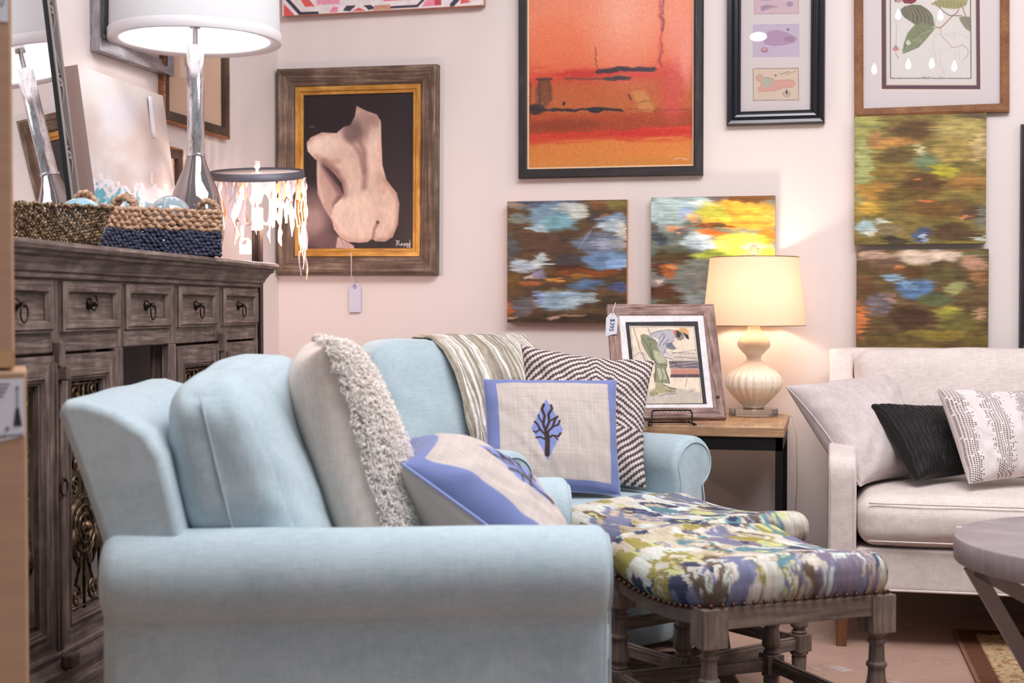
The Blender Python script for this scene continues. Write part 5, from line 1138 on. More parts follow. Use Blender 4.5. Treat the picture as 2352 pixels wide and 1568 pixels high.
# ================================================================== THROW over rear chair
def throw():
    nu, nv = 120, 110; V = []; UVs = []
    y0, y1 = -0.125, 0.25
    path = [(-0.93, 0.60), (-0.955, 0.76), (-0.955, 0.84), (-0.91, 0.868), (-0.84, 0.872), (-0.77, 0.898), (-0.69, 0.898), (-0.625, 0.862), (-0.575, 0.80), (-0.535, 0.72), (-0.505, 0.62), (-0.49, 0.50)]
    pp = np.array(path); sl_ = np.r_[0, np.cumsum(np.linalg.norm(np.diff(pp, axis=0), axis=1))]; sl_ /= sl_[-1]
    for j in range(nv+1):
        s = j/nv; x = np.interp(s, sl_, pp[:, 0]); z = np.interp(s, sl_, pp[:, 1])
        x2 = np.interp(min(1, s+.01), sl_, pp[:, 0]); z2 = np.interp(min(1, s+.01), sl_, pp[:, 1]); tx, tz = x2-x, z2-z; l = math.hypot(tx, tz) or 1; nx, nz_ = -tz/l, tx/l
        if l < 1e-6: nx, nz_ = 1, 0
        nx, nz_ = (-nx, -nz_) if (nx*1.0+nz_*1.0) < 0 and s > 0.3 else (nx, nz_)
        for i in range(nu+1):
            t = i/nu; g = np.clip((s-0.5)/0.5, 0, 1)
            y = y0+(y1-y0)*t+0.02*g*math.sin(PI*t)*1.0-0.05*g*(t-0.2); 
            fold = (0.010*math.sin(t*38+5*g*g*3+2*math.sin(s*5))*(0.25+0.75*g)+0.006*math.sin(t*90+s*6))*g+0.003*math.sin(t*60+s*9)
            drop = -0.03*g*t*0+0.0
            off = 0.014+fold+0.02*g*math.sin(PI*t)
            V.append((x+nx*off if s > .3 else x-abs(off), y, z+nz_*off*(0.8 if s > .3 else 0)+drop)); UVs.append((t, s))
    V = np.array(V); I = np.arange((nu+1)*(nv+1)).reshape(nv+1, nu+1)
    F = np.stack([I[:-1, :-1], I[:-1, 1:], I[1:, 1:], I[1:, :-1]], -1).reshape(-1, 4).tolist()
    me = bpy.data.meshes.new('throw_blanket'); me.from_pydata(V.tolist(), [], F); me.polygons.foreach_set('use_smooth', [True]*len(F))
    UVs = np.array(UVs); p = Pt(UVs[:, 0]*1000, UVs[:, 1]*1000, (196, 186, 172)); X = p.X+ (fbm(p.X/90, p.Y/160, 4)-.5)*24
    s1 = fbm(X/16, p.Y/900, 5, 4); p.mix(np.clip((s1-0.49)*9, 0, 1), (238, 233, 228)); p.mix(np.clip((0.44-s1)*9, 0, 1), (146, 136, 120)); s2 = fbm(X/9, p.Y/300, 8, 3); p.mix(np.clip((0.42-s2)*7, 0, .7), (122, 110, 90)); p.tone(0.85+0.3*fbm(X/6, p.Y/8, 9, 2))
    set_col(me, p.done()); me.update(); o = link('throw_blanket', me, painted('knit_throw', 0.95, 0.1, 260, 0.6)); 
    sm = o.modifiers.new('s', 'SOLIDIFY'); sm.thickness = 0.006; sm.offset = 0
    pw = rd(C2[0], C2[1], 0); o.location = pw; o.rotation_euler = (0, 0, YAW+A2)
    return tag(o, 'cream and taupe striped knitted throw draped over the back cushion of the rear armchair', 'throw')
throw()
# ================================================================== SIDE TABLE
TZ = 0.614
tb = thing('side_table', "side table with oak top and dark iron frame, under the cream lamp", 'table', (-0.42, 4.93, 0))
OAKT = wood('oak_top', (128, 94, 68), (168, 130, 98), (198, 160, 124), 0.35, (3, 70, 1), 0.25)
tx0, tx1 = -0.70+0.42, -0.132+0.42; ty0, ty1 = 4.62-4.93, 5.24-4.93
MB().box((tx0, ty0, TZ-0.032), (tx1, ty1, TZ)).build('tabletop', OAKT, tb, bevel=0.002)
q = MB()
for (a, b_) in (((tx0+.006, ty0+.008), (tx1-.006, ty0+.030)), ((tx0+.006, ty1-.030), (tx1-.006, ty1-.008)), ((tx0+.006, ty0+.008), (tx0+.028, ty1-.008)), ((tx1-.028, ty0+.008), (tx1-.006, ty1-.008))): q.box((a[0], a[1], TZ-0.075), (b_[0], b_[1], TZ-0.033))
q.build('frame_rail', DARKM, tb)
for x_ in (tx0+.007, tx1-.029):
    for y_ in (ty0+.009, ty1-.031): MB().box((x_, y_, 0.0), (x_+.022, y_+.022, TZ-0.040)).build('leg', DARKM, tb)
MB().box((tx0+.03, ty0+.03, 0.10), (tx1-.03, ty1-.03, 0.118)).build('lower_shelf', DARKM, tb)
# ================================================================== CREAM LAMP
CD_ = 5.0; ly = 5.115; lcx = float(atY(1731, 900, ly)[0]); dl = float((np.array([lcx, ly, 1])-CAM)@FW); k_ = dl/FPX
def zl(y): return float(atY(1731, y, ly)[2])
cl = thing('cream_table_lamp', 'cream fluted ceramic table lamp with glowing fabric shade on the side table', 'lamp', (lcx, ly, 0))
CER = mat('cream_ceramic', (238, 226, 208), 0.25, spec=0.5, Coat_Weight=0.3)
pr = [(478, 36), (492, 37), (500, 40), (520, 54), (545, 78), (570, 93), (585, 95), (600, 90), (625, 68), (645, 48), (660, 41), (676, 42), (690, 60), (710, 92), (735, 125), (765, 152), (795, 162), (825, 160), (860, 140), (895, 110), (925, 78), (940, 64), (948, 60)]
prof = [(0, zl(560+478*.3955))]+[(w_*.3955*k_, zl(560+c_*.3955)) for c_, w_ in pr]+[(0, zl(560+948*.3955))]
prof = prof[::-1]
pr2 = []
for i in range(len(prof)-1):
    for t in (0, 0.34, 0.67): pr2.append((prof[i][0]*(1-t)+prof[i+1][0]*t, prof[i][1]*(1-t)+prof[i+1][1]*t))
pr2.append(prof[-1]); zA_, zB_ = zl(560+680*.3955), zl(560+930*.3955)
MB().lathe(pr2, n=128, flute=22, famp=0.07, fz=lambda z: max(0, math.sin(PI*np.clip((z-zB_)/(zA_-zB_), 0, 1)))**0.5 if z < zA_ else 0.35*max(0, math.sin(PI*np.clip((z-zA_)/(zl(560+490*.3955)-zA_), 0, 1)))).build('lamp_base', CER, cl)
ACR = mat('clear_acrylic', (240, 236, 230), 0.02, 0, Transmission_Weight=0.9, IOR=1.45)
q = MB(); pts = []; zb0, zb1 = TZ+0.0015, zl(937)
for k in range(32): a = 2*PI*k/32; rr = 55*k_*(0.93+0.09*abs(math.cos(2*a))); pts.append((rr*math.cos(a), rr*math.sin(a)))
q.prism(pts, zb0, zb1, 'z'); part(q.build('acrylic_foot', ACR, cl, bevel=0.003), 'clear faceted acrylic base')
MB().lathe([(0, zb1), (24*k_, zb1), (24*k_, zl(934.5)), (0, zl(934.5))], n=32).build('base_collar', mat('gold_collar', (160, 132, 90), 0.35, 0.8), cl)
zs1, zs0 = zl(591), zl(747); r1, r0 = 101*k_, 117*k_
CS = shade_mat('cream_fabric_shade', (236, 208, 182), 0.175)
MB().lathe([(r0, zs0), (r1, zs1)], n=64).build('lamp_shade', CS, cl, fix=False)
q = MB(); q.tube([(r1*math.cos(a), r1*math.sin(a), zs1) for a in np.linspace(0, 2*PI, 65)[:-1]], 0.0016, 6, closed=True); q.tube([(r0*math.cos(a), r0*math.sin(a), zs0) for a in np.linspace(0, 2*PI, 65)[:-1]], 0.0014, 6, closed=True)
for k in range(3): a = k*2*PI/3; q.tube([(0, 0, zs1-0.012), (r1*math.cos(a), r1*math.sin(a), zs1-0.001)], 0.0014, 5)
q.tube([(0, 0, prof[-1][1]-0.01), (0, 0, prof[-1][1]+0.03), (0.035, 0, prof[-1][1]+0.07), (0.035, 0, zs1-0.05), (0, 0, zs1-0.012), (0, 0, zs1+0.01)], 0.0015, 6)
q.lathe([(0, prof[-1][1]-0.01), (0.010, prof[-1][1]-0.01), (0.012, prof[-1][1]+0.03), (0, prof[-1][1]+0.035)], n=14)
q.build('shade_fittings', mat('antique_brass', (150, 120, 70), 0.4, 0.8), cl)
bz = zs0+0.085
part(MB().sphere((0, 0, bz), 0.024, 16, (1, 1, 1.25)).build('light_bulb', glow('warm_lamp_bulb', (255, 214, 150), 30), cl), 'glowing warm bulb')
MB().sphere((0, 0, zl(573)), 12*k_, 20).build('finial', mat('crystal', (246, 246, 246), 0.02, 0, Transmission_Weight=0.85, IOR=1.5), cl); MB().lathe([(0, zs1+.006), (0.006, zs1+.006), (0.004, zl(584)), (0, zl(583))], n=12).build('finial_stem', mat('nickel', (200, 196, 196), 0.25, 0.9), cl)
q = MB(); cx_ = 1.0*(-0.132-lcx); q.tube([(0.06, 0.03, TZ+0.008), (cx_-0.03, 0.06, TZ+0.004), (cx_+0.012, 0.05, TZ-0.002), (cx_+0.028, 0.02, TZ-0.07), (cx_+0.030, 0.03, TZ-0.25), (cx_+0.012, 0.08, 0.10), (cx_, 0.12, 0.004)], 0.0028, 6); q.build('power_cord', mat('clear_cord', (196, 180, 150), 0.4), cl)
point('cream_lamp_light', (lcx, ly, bz+0.03), 9.5, (1, 0.80, 0.60), 0.028)
# ================================================================== EASEL PICTURE
al = math.radians(29); psi = math.radians(4)
ex_ = RT*math.cos(psi)+FH*math.sin(psi); eu = RT*(-math.sin(al)*math.sin(psi))+FH*(math.sin(al)*math.cos(psi))+np.array([0, 0, math.cos(al)]); en = np.cross(eu, ex_)  # en = local y (back)
en = np.cross(eu, ex_)
brp = atd(1668, 962, 4.66); brp[2] = max(brp[2], TZ+0.012)
FWd, FHt = 0.367, 0.425
cen = brp-ex_*FWd/2+eu*FHt/2
ep = thing('framed_sketch', "framed sketch of a bending worker in a cap, standing on the side table", 'picture', M=basis(ex_, en, eu, cen))
RUST = wood('rustic_grey_frame', (88, 66, 62), (146, 116, 108), (190, 160, 150), 0.75, (9, 120, 1), 1.2)
ow_, oh_ = FWd-0.078, FHt-0.078
MB().frame(ow_, oh_, [(0, -0.004), (0.0, 0.006), (0.004, 0.008), (0.036, 0.012), (0.039, 0.010), (0.039, -0.014)]).build('frame', RUST, ep, fix=False)
MB().box((-FWd/2+.004, 0.012, -FHt/2+.004), (FWd/2-.004, 0.014, FHt/2-.004)).build('backing_board', mat('brown_board', (120, 92, 70), 0.9), ep)
part(MB().sphere((FWd/2-0.022, -0.011, -FHt/2+0.075), 0.006, 12, (1, .4, 1)).build('knot', mat('dark_knot', (60, 42, 40), 0.6), ep), 'dark knot in the wood')
def art_worker(p):
    p.crop(1380, 680, 4.9); p.C[:] = (228, 218, 220)
    def sk(x, y): return (x, y)
    p.poly([(255, 222), (1098, 218), (1205, 1192), (345, 1192)], (58, 56, 60), 3); p.poly([(300, 268), (1058, 278), (1158, 1180), (390, 1184)], (226, 204, 182), 3)
    n = fbm(p.X/60, p.Y/60, 3, 4); E = [(313, 280), (1047, 288), (1143, 1168), (398, 1172)]; p.line(E+[E[0]], 4, (90, 80, 80), .9)
    p.poly([(380, 1020), (840, 1010), (1040, 1030), (1128, 1060), (1138, 1160), (396, 1165)], (192, 178, 164), 8)
    K = (66, 62, 66); G = (134, 134, 106); SH = (178, 172, 178)
    p.line([(350, 290), (430, 580)], 9, (130, 110, 92), .8); p.line([(515, 290), (545, 370)], 9, (130, 110, 92), .8)
    p.blob(430, 650, 90, 70, (212, 192, 176), .4, .9); p.line([(350, 640), (400, 590), (470, 600), (520, 700)], 6, (130, 116, 110), .8); p.line([(440, 590), (500, 720)], 10, K, .6)
    # boat planks
    p.poly([(790, 600), (1080, 600), (1100, 690), (800, 700)], (206, 186, 170), 5); p.line([(800, 600), (1080, 560)], 5, K, .7); p.line([(800, 590), (1060, 600)], 6, K, .7); p.line([(780, 640), (1090, 660)], 8, K, .6)
    p.poly([(760, 690), (1105, 690), (1112, 780), (770, 780)], (110, 98, 104), 8); p.line([(770, 740), (1110, 700)], 8, (190, 178, 178), .8); p.line([(780, 770), (1110, 740)], 6, (200, 186, 184), .7); p.line([(800, 700), (900, 770)], 8, (60, 56, 66), .8)
    p.poly([(780, 785), (1112, 785), (1118, 845), (785, 845)], (196, 128, 108), 5); p.poly([(780, 845), (1120, 845), (1122, 884), (775, 884)], (92, 74, 84), 5)
    p.line([(925, 650), (940, 780), (975, 890), (950, 1000)], 8, (150, 130, 116), .9, 4)
    # figure: trousers, shirt, head
    p.poly([(430, 380), (470, 365), (560, 400), (640, 500), (700, 600), (740, 690), (740, 760), (720, 800), (760, 880), (775, 955), (700, 950), (590, 940), (575, 860), (600, 800), (600, 720), (540, 660), (480, 560), (440, 480)], G, 5)
    p.poly([(580, 560), (700, 600), (730, 700), (640, 730), (590, 640)], (186, 184, 152), 14, .8); p.poly([(620, 770), (700, 780), (740, 900), (640, 920)], (184, 182, 150), 14, .8)
    for ln in ([(440, 400), (520, 520), (560, 650), (600, 720)], [(500, 430), (600, 440), (640, 520)], [(610, 720), (740, 740)], [(600, 740), (600, 860), (590, 930)], [(720, 780), (760, 950)], [(660, 770), (690, 850), (680, 930)], [(540, 480), (560, 600), (600, 700)]): p.line(ln, 8, (74, 76, 62), .8, 6)
    p.poly([(520, 390), (560, 350), (650, 325), (760, 318), (830, 340), (840, 400), (820, 450), (760, 500), (720, 560), (760, 600), (810, 640), (790, 670), (700, 630), (640, 560), (620, 500), (640, 430), (560, 410)], SH, 5)
    p.poly([(720, 480), (790, 470), (850, 545), (800, 560), (740, 540)], (120, 118, 130), 8); p.poly([(700, 590), (780, 600), (830, 650), (780, 680), (700, 640)], (206, 190, 182), 6)
    for ln in ([(540, 380), (600, 345), (760, 315), (830, 335)], [(640, 430), (700, 360)], [(640, 520), (690, 440), (720, 370)], [(820, 450), (740, 520), (700, 600)], [(700, 640), (800, 670)], [(760, 500), (830, 545)], [(660, 470), (720, 400)], [(690, 500), (760, 430)]): p.line(ln, 8, (96, 92, 108), .75, 7)
    p.poly([(820, 345), (850, 320), (940, 350), (940, 420), (900, 450), (860, 440), (830, 400)], (150, 132, 120), 5); p.poly([(840, 325), (870, 330), (910, 370), (880, 420), (850, 400)], (60, 66, 62), 8)
    p.poly([(815, 320), (845, 325), (848, 385), (822, 380)], (206, 106, 96), 5); p.poly([(860, 330), (900, 295), (960, 300), (995, 340), (990, 385), (930, 350)], (216, 156, 100), 5); p.poly([(930, 350), (990, 385), (996, 438), (960, 420), (940, 380)], (58, 64, 62), 4)
    p.poly([(600, 930), (690, 950), (720, 1000), (840, 1020), (850, 1050), (700, 1060), (620, 1080), (560, 1105), (520, 1080), (560, 1030), (600, 1000)], (170, 158, 120), 5)
    for x in (720, 750, 780, 810): p.line([(x, 1030), (x+14, 1055)], 7, (80, 72, 62), .8)
    for x in (540, 570, 600): p.line([(x, 1050), (x+20, 1090)], 8, (88, 80, 72), .8)
    p.line([(700, 970), (760, 1000), (840, 1015)], 12, (70, 64, 58), .8); p.line([(850, 1068), (720, 1075), (640, 1100)], 7, (80, 76, 76), .8); p.line([(1000, 1060), (1030, 1035), (1070, 1015)], 5, (96, 84, 84), .8)
    p.tone(0.93+0.14*n); p.tone(0.94+0.12*fbm(p.X/7, p.Y/20, 9, 2))
paint_face('artwork', ow_, oh_, [(1417, 708.5), (1617, 709.6), (1642, 932.5), (1431, 932.5)], art_worker, PAPER, ep, -0.002, 0.62)
es = thing('display_easel', 'small black twisted iron easel holding the framed sketch on the side table', 'easel', M=basis(ex_, np.cross((0, 0, 1), ex_), (0, 0, 1), (brp[0]-ex_[0]*FWd/2, brp[1]-ex_[1]*FWd/2, TZ)))
q = MB(); hx = 0.066; dz0 = brp[2]-TZ
for sx in (-1, 1): q.tube([(sx*(hx-0.004), -0.018, 0.030+dz0), (sx*hx, -0.022, 0.022+dz0), (sx*hx, -0.026, 0.006), (sx*(hx+.004), -0.034, 0.0025), (sx*(hx+.012), -0.030, 0.004), (sx*(hx+.008), -0.01, 0.006), (sx*hx, 0.05, 0.006), (sx*hx*0.6, 0.19, 0.004)], 0.0026, 6); q.tube([(sx*hx, 0.02, 0.006), (sx*0.02, 0.15, 0.24)], 0.003, 6)
pts = [(x_, -0.020+0.0012*math.sin(x_*500), 0.031+dz0+0.0012*math.cos(x_*500)) for x_ in np.linspace(-hx+.004, hx-.004, 60)]
q.tube(pts, 0.0026, 6); q.tube([(-hx, 0.05, 0.006), (hx, 0.05, 0.006)], 0.0026, 6); q.tube([(0.02, 0.15, 0.24), (-0.02, 0.15, 0.24), (0, 0.20, 0.004)], 0.003, 6); q.build('wire_stand', DARKM, es)
tp = atd(1406, 722, 4.76)
t3 = thing('price_tag', 'white price tag reading $395 tied to the corner of the framed sketch', 'tag', M=basis(RT, FH, (0, 0, 1), tp))
Mz = Matrix.Rotation(0.16, 4, 'Y'); K3 = 4.76/FPX
q = MB().prism([(-15*K3, -50*K3), (11*K3, -44*K3), (13*K3, -8*K3), (5*K3, 3*K3), (-4*K3, 3*K3), (-14*K3, -8*K3)], 0, 0.0008, 'y'); cdm = q.build('card', TAGP, t3)
q = MB().tube([(0, -.001, -2*K3), (3*K3, -0.001, 12*K3), (8*K3, 0.004, 27*K3)], 0.0011, 5); q.build('string', MATS['white_string'], t3)
text_mesh('$395', 14.5*K3, mat('tag_ink', (60, 66, 120), 0.6), t3, Matrix.Translation((-0.5*K3, -0.001, -24*K3)) @ Matrix.Rotation(PI/2, 4, 'X') @ Matrix.Rotation(-PI/2-0.12, 4, 'Z'), 'handwriting')
# ================================================================== WHITE SOFA
SF = 4.255; SB = 5.20
so = thing('sofa', 'white linen sofa with slim arms along the back wall at the right', 'sofa', (0.0, SF, 0))
SW = 1.95; Dp = SB-SF
ap = [(0.0, 0.175), (0.0, 0.525), (0.012, 0.548), (0.04, 0.56), (0.30, 0.585), (0.50, 0.63), (0.64, 0.72), (0.72, 0.80), (0.76, 0.838), (0.80, 0.852), (Dp-0.02, 0.852), (Dp, 0.84), (Dp, 0.175)]
for xa_ in (0.006, SW-0.085):
    V, F = loft_profile([(a, z) for a, z in resample(ap, 0.03)], xa_, xa_+0.080, 0.010, 0.010, 4, 3)
    a = MB().addm(V, F).build('arm', WHITE_F, so)
    MB().tube([(xa_+0.008, -0.001, z) for z in np.linspace(0.18, 0.53, 10)], 0.0016, 5).build('seam', WHITE_F, a); MB().tube([(xa_+0.072, -0.001, z) for z in np.linspace(0.18, 0.53, 10)], 0.0016, 5).build('seam', WHITE_F, a)
O, F = rbox((SW/2-0.004, 0.085, 0.340), 0.03, 20, (0, 0, 0), 0.004); O += np.array([SW/2, Dp-0.085, 0.518]); MB().addm(O, F).build('back_frame', WHITE_F, so)
O, F = rbox((SW/2-0.085, 0.40, 0.062), 0.012, 16); O += np.array([SW/2, 0.402, 0.236]); bs = MB().addm(O, F).build('seat_base', WHITE_F, so)
MB().tube([(x_, -0.002, 0.178) for x_ in np.linspace(0.01, SW-0.01, 20)], 0.004, 6).build('welt', WHITE_F, bs)
for k in range(2):
    w2 = (SW-0.17)/4
    O, F = rbox((w2-0.001, 0.345, 0.072), 0.055, 30, (0, 0.02, 0.022), 0.006, 5+k); O += np.array([0.087+w2*(1+2*k), 0.328, 0.375]); sc1 = MB().addm(O, F).build('seat_cushion', WHITE_F, so)
    for zz in (0.432, 0.322): MB().tube([(x_, -0.022-0.012*math.sin(PI*(x_-0.1)/(2*w2)) if False else -0.016-0.008*math.sin(PI*min(1, max(0, (x_-0.087-2*w2*k)/(2*w2)))), zz) for x_ in np.linspace(0.12+2*w2*k, 0.055+2*w2*(k+1), 16)], 0.0028, 6).build('piping', WHITE_F, sc1)
    O, F = rbox((w2-0.002, 0.085, 0.215), 0.06, 30, (0, 0.035, 0.008), 0.006, 15+k); O[:, 1] += 0.22*(O[:, 2]); O += np.array([0.09+w2*(1+2*k), Dp-0.255, 0.640]); MB().addm(O, F).build('back_cushion', WHITE_F, so)
LEGW = wood('walnut_leg', (78, 46, 28), (112, 70, 44), (140, 94, 62), 0.4)
for x_ in (0.045, SW-0.045):
    for y_ in (0.045, Dp-0.05):
        q = MB(); a = 0.021; b_ = 0.015; vv = [(-b_, -b_, 0), (b_, -b_, 0), (b_, b_, 0), (-b_, b_, 0), (-a, -a, 0.176), (a, -a, 0.176), (a, a, 0.176), (-a, a, 0.176)]
        q.addm([(x_+X_, y_+Y_, z_) for X_, Y_, z_ in vv], [(0, 3, 2, 1), (4, 5, 6, 7), (0, 1, 5, 4), (1, 2, 6, 5), (2, 3, 7, 6), (3, 0, 4, 7)], [[(0, 0), (.03, 0), (.03, .03), (0, .03)]]*2+[[(0, 0), (0, .03), (.17, .03), (.17, 0)]]*4, False); q.build('leg', LEGW, so, bevel=0.002)
WP = fabric('pale_cushion_linen', (210, 196, 194), (190, 174, 174), wv=500, bmp=0.4)
pillow('throw_pillow', "large plain off-white pillow leaning over the white sofa's arm", [at_d(1806, 888, 4.52), at_d(2050, 858, 4.80), at_d(2120, 1090, 4.50), at_d(1976, 1116, 4.30)], 0.20, WP, 90, 0.10, None, 'pillows on the white sofa', 0.014, 31, piping=(WP, 0.0028))
VEL = mat('black_pleated_velvet', (17, 13, 13), 0.6, spec=0.25, Sheen_Weight=0.25, Sheen_Roughness=0.35)
def pleat(pts, front, uvw):
    P = pts.copy(); ph = (uvw[:, 0]*9.0+0.8*(vn(uvw[:, 0]*3, uvw[:, 1]*3, 4)-.5)) % 1.0; m_ = np.abs(uvw).max(1) < 0.999
    P[m_, 1] -= (0.0055*np.abs(np.sin(ph*PI))**0.6*np.where(front == 1, 1, -1))[m_]; return P
pillow('throw_pillow', 'small black pleated velvet pillow between the two pale pillows on the white sofa', [at_d(2002, 930, 4.44), at_d(2196, 936, 4.56), at_d(2236, 1084, 4.38), at_d(2106, 1104, 4.26)], 0.11, VEL, 150, 0.06, None, 'pillows on the white sofa', 0.006, 33, disp=pleat)
def dots(p):
    X, Y = p.X, p.Y; p.C[:] = (216, 204, 203); gx = np.floor(X/22.0); gy = np.floor(Y/19.0+0.5*(gx % 2))
    fx = X/22.0-gx; fy = (Y/19.0+0.5*(gx % 2))-gy
    band = 0.5+0.5*np.sin(X/1000*2*PI*3.1+0.6); hsh = np.sin(gx*12.9898+gy*78.233)*43758.5453; hsh -= np.floor(hsh)
    on = (hsh < np.clip(band*1.5-0.2, 0, 0.97)) & (fx > 0.2) & (fx < 0.85) & (fy > 0.25) & (fy < 0.85); p.C[on] = (112, 88, 86); p.tone(0.96+0.08*fbm(X/6, Y/6, 3, 2))
pillow('throw_pillow', "off-white pillow printed with bands of small brown dashes, on the white sofa", [at_d(2152, 894, 4.36), at_d(2400, 900, 4.44), at_d(2432, 1086, 4.26), at_d(2226, 1112, 4.16)], 0.13, painted('dash_print', 0.9, 0.15, 420, 0.4), 320, 0.06, dots, 'pillows on the white sofa', 0.010, 36, backcol=(226, 214, 212))
pillow('throw_pillow', 'dark pillow barely showing its top corner behind the dash-patterned pillow', [at_d(2308, 903, 4.66), at_d(2480, 930, 4.66), at_d(2480, 1090, 4.50), at_d(2330, 1100, 4.50)], 0.08, VEL, 40, 0.05, None, 'pillows on the white sofa', 0.006, 38)
# ================================================================== OTTOMANS
STW = wood('stool_greywood', (78, 64, 58), (112, 94, 86), (142, 122, 112), 0.6, (6, 90, 1), 0.4)
PAL = dict(navy=(50, 54, 84), slate=(112, 114, 146), teal=(84, 124, 136), olive=(146, 134, 62), lime=(188, 190, 128), cream=(200, 193, 182), tan=(184, 168, 144), brown=(98, 80, 66), pale=(196, 206, 200), mauve=(120, 108, 128))
def ikat(p, seed):
    rnd = random.Random(seed); X0_, Y0_ = p.X.copy(), p.Y.copy()
    fe = (fbm(X0_/5.0, Y0_/90.0, seed, 3)-0.5); p.warp(0, fe*70); p.warp((fbm(X0_/130, Y0_/130, seed+3)-0.5)*120, (fbm(X0_/130, Y0_/130, seed+5)-0.5)*120)
    p.C[:] = PAL['cream']; p.mix(np.clip((fbm(p.X/120, p.Y/160, seed+7)-0.5)*6, 0, 1), PAL['tan']); p.mix(np.clip((fbm(p.X/100, p.Y/170, seed+8)-0.55)*7, 0, 1), PAL['pale'])
    ks = ['navy', 'slate', 'teal', 'olive', 'lime', 'slate', 'teal', 'navy', 'mauve', 'cream', 'brown', 'slate', 'pale', 'tan']
    for k in range(105):
        x = rnd.uniform(-50, 1050); y = rnd.uniform(-50, 1050); rx = rnd.uniform(24, 62); ry = rx*rnd.uniform(1.3, 3.0); c = PAL[rnd.choice(ks)]; a = rnd.uniform(-.5, .5)
        dx = (p.X-x)*math.cos(a)+(p.Y-y)*math.sin(a); dy = -(p.X-x)*math.sin(a)+(p.Y-y)*math.cos(a); d = np.sqrt((dx/rx)**2+(dy/ry)**2)
        p.mix(np.clip((1-d)/0.16+.5, 0, 1)*0.93, c)
        if rnd.random() < 0.4: p.mix(np.clip((0.55-d)/0.16+.5, 0, 1)*0.95, PAL[rnd.choice(['cream', 'tan', 'lime', 'pale', 'slate'])])
        if rnd.random() < 0.15: p.mix(np.clip((0.28-d)/0.16+.5, 0, 1)*0.95, c)
    for k in range(9):
        x = rnd.uniform(0, 1000); y = rnd.uniform(0, 1000); a0 = rnd.uniform(0, 6.28); R0 = rnd.uniform(50, 110); pts = [(x+R0*(1-.1*j)*math.cos(a0+j*.7), y+R0*1.5*(1-.1*j)*math.sin(a0+j*.7)) for j in range(8)]
        p.line(pts, rnd.uniform(14, 26), PAL[rnd.choice(['brown', 'teal', 'slate', 'olive', 'navy'])], 0.9, 10)
    p.tone(0.86+0.28*fbm(X0_/3.2, Y0_/60, seed+11, 3))
SHX, SHY = 0.235, 0.245; ZBt = 0.372
def saddle(x, y): return 0.026*((y/SHY)**2-1.0)
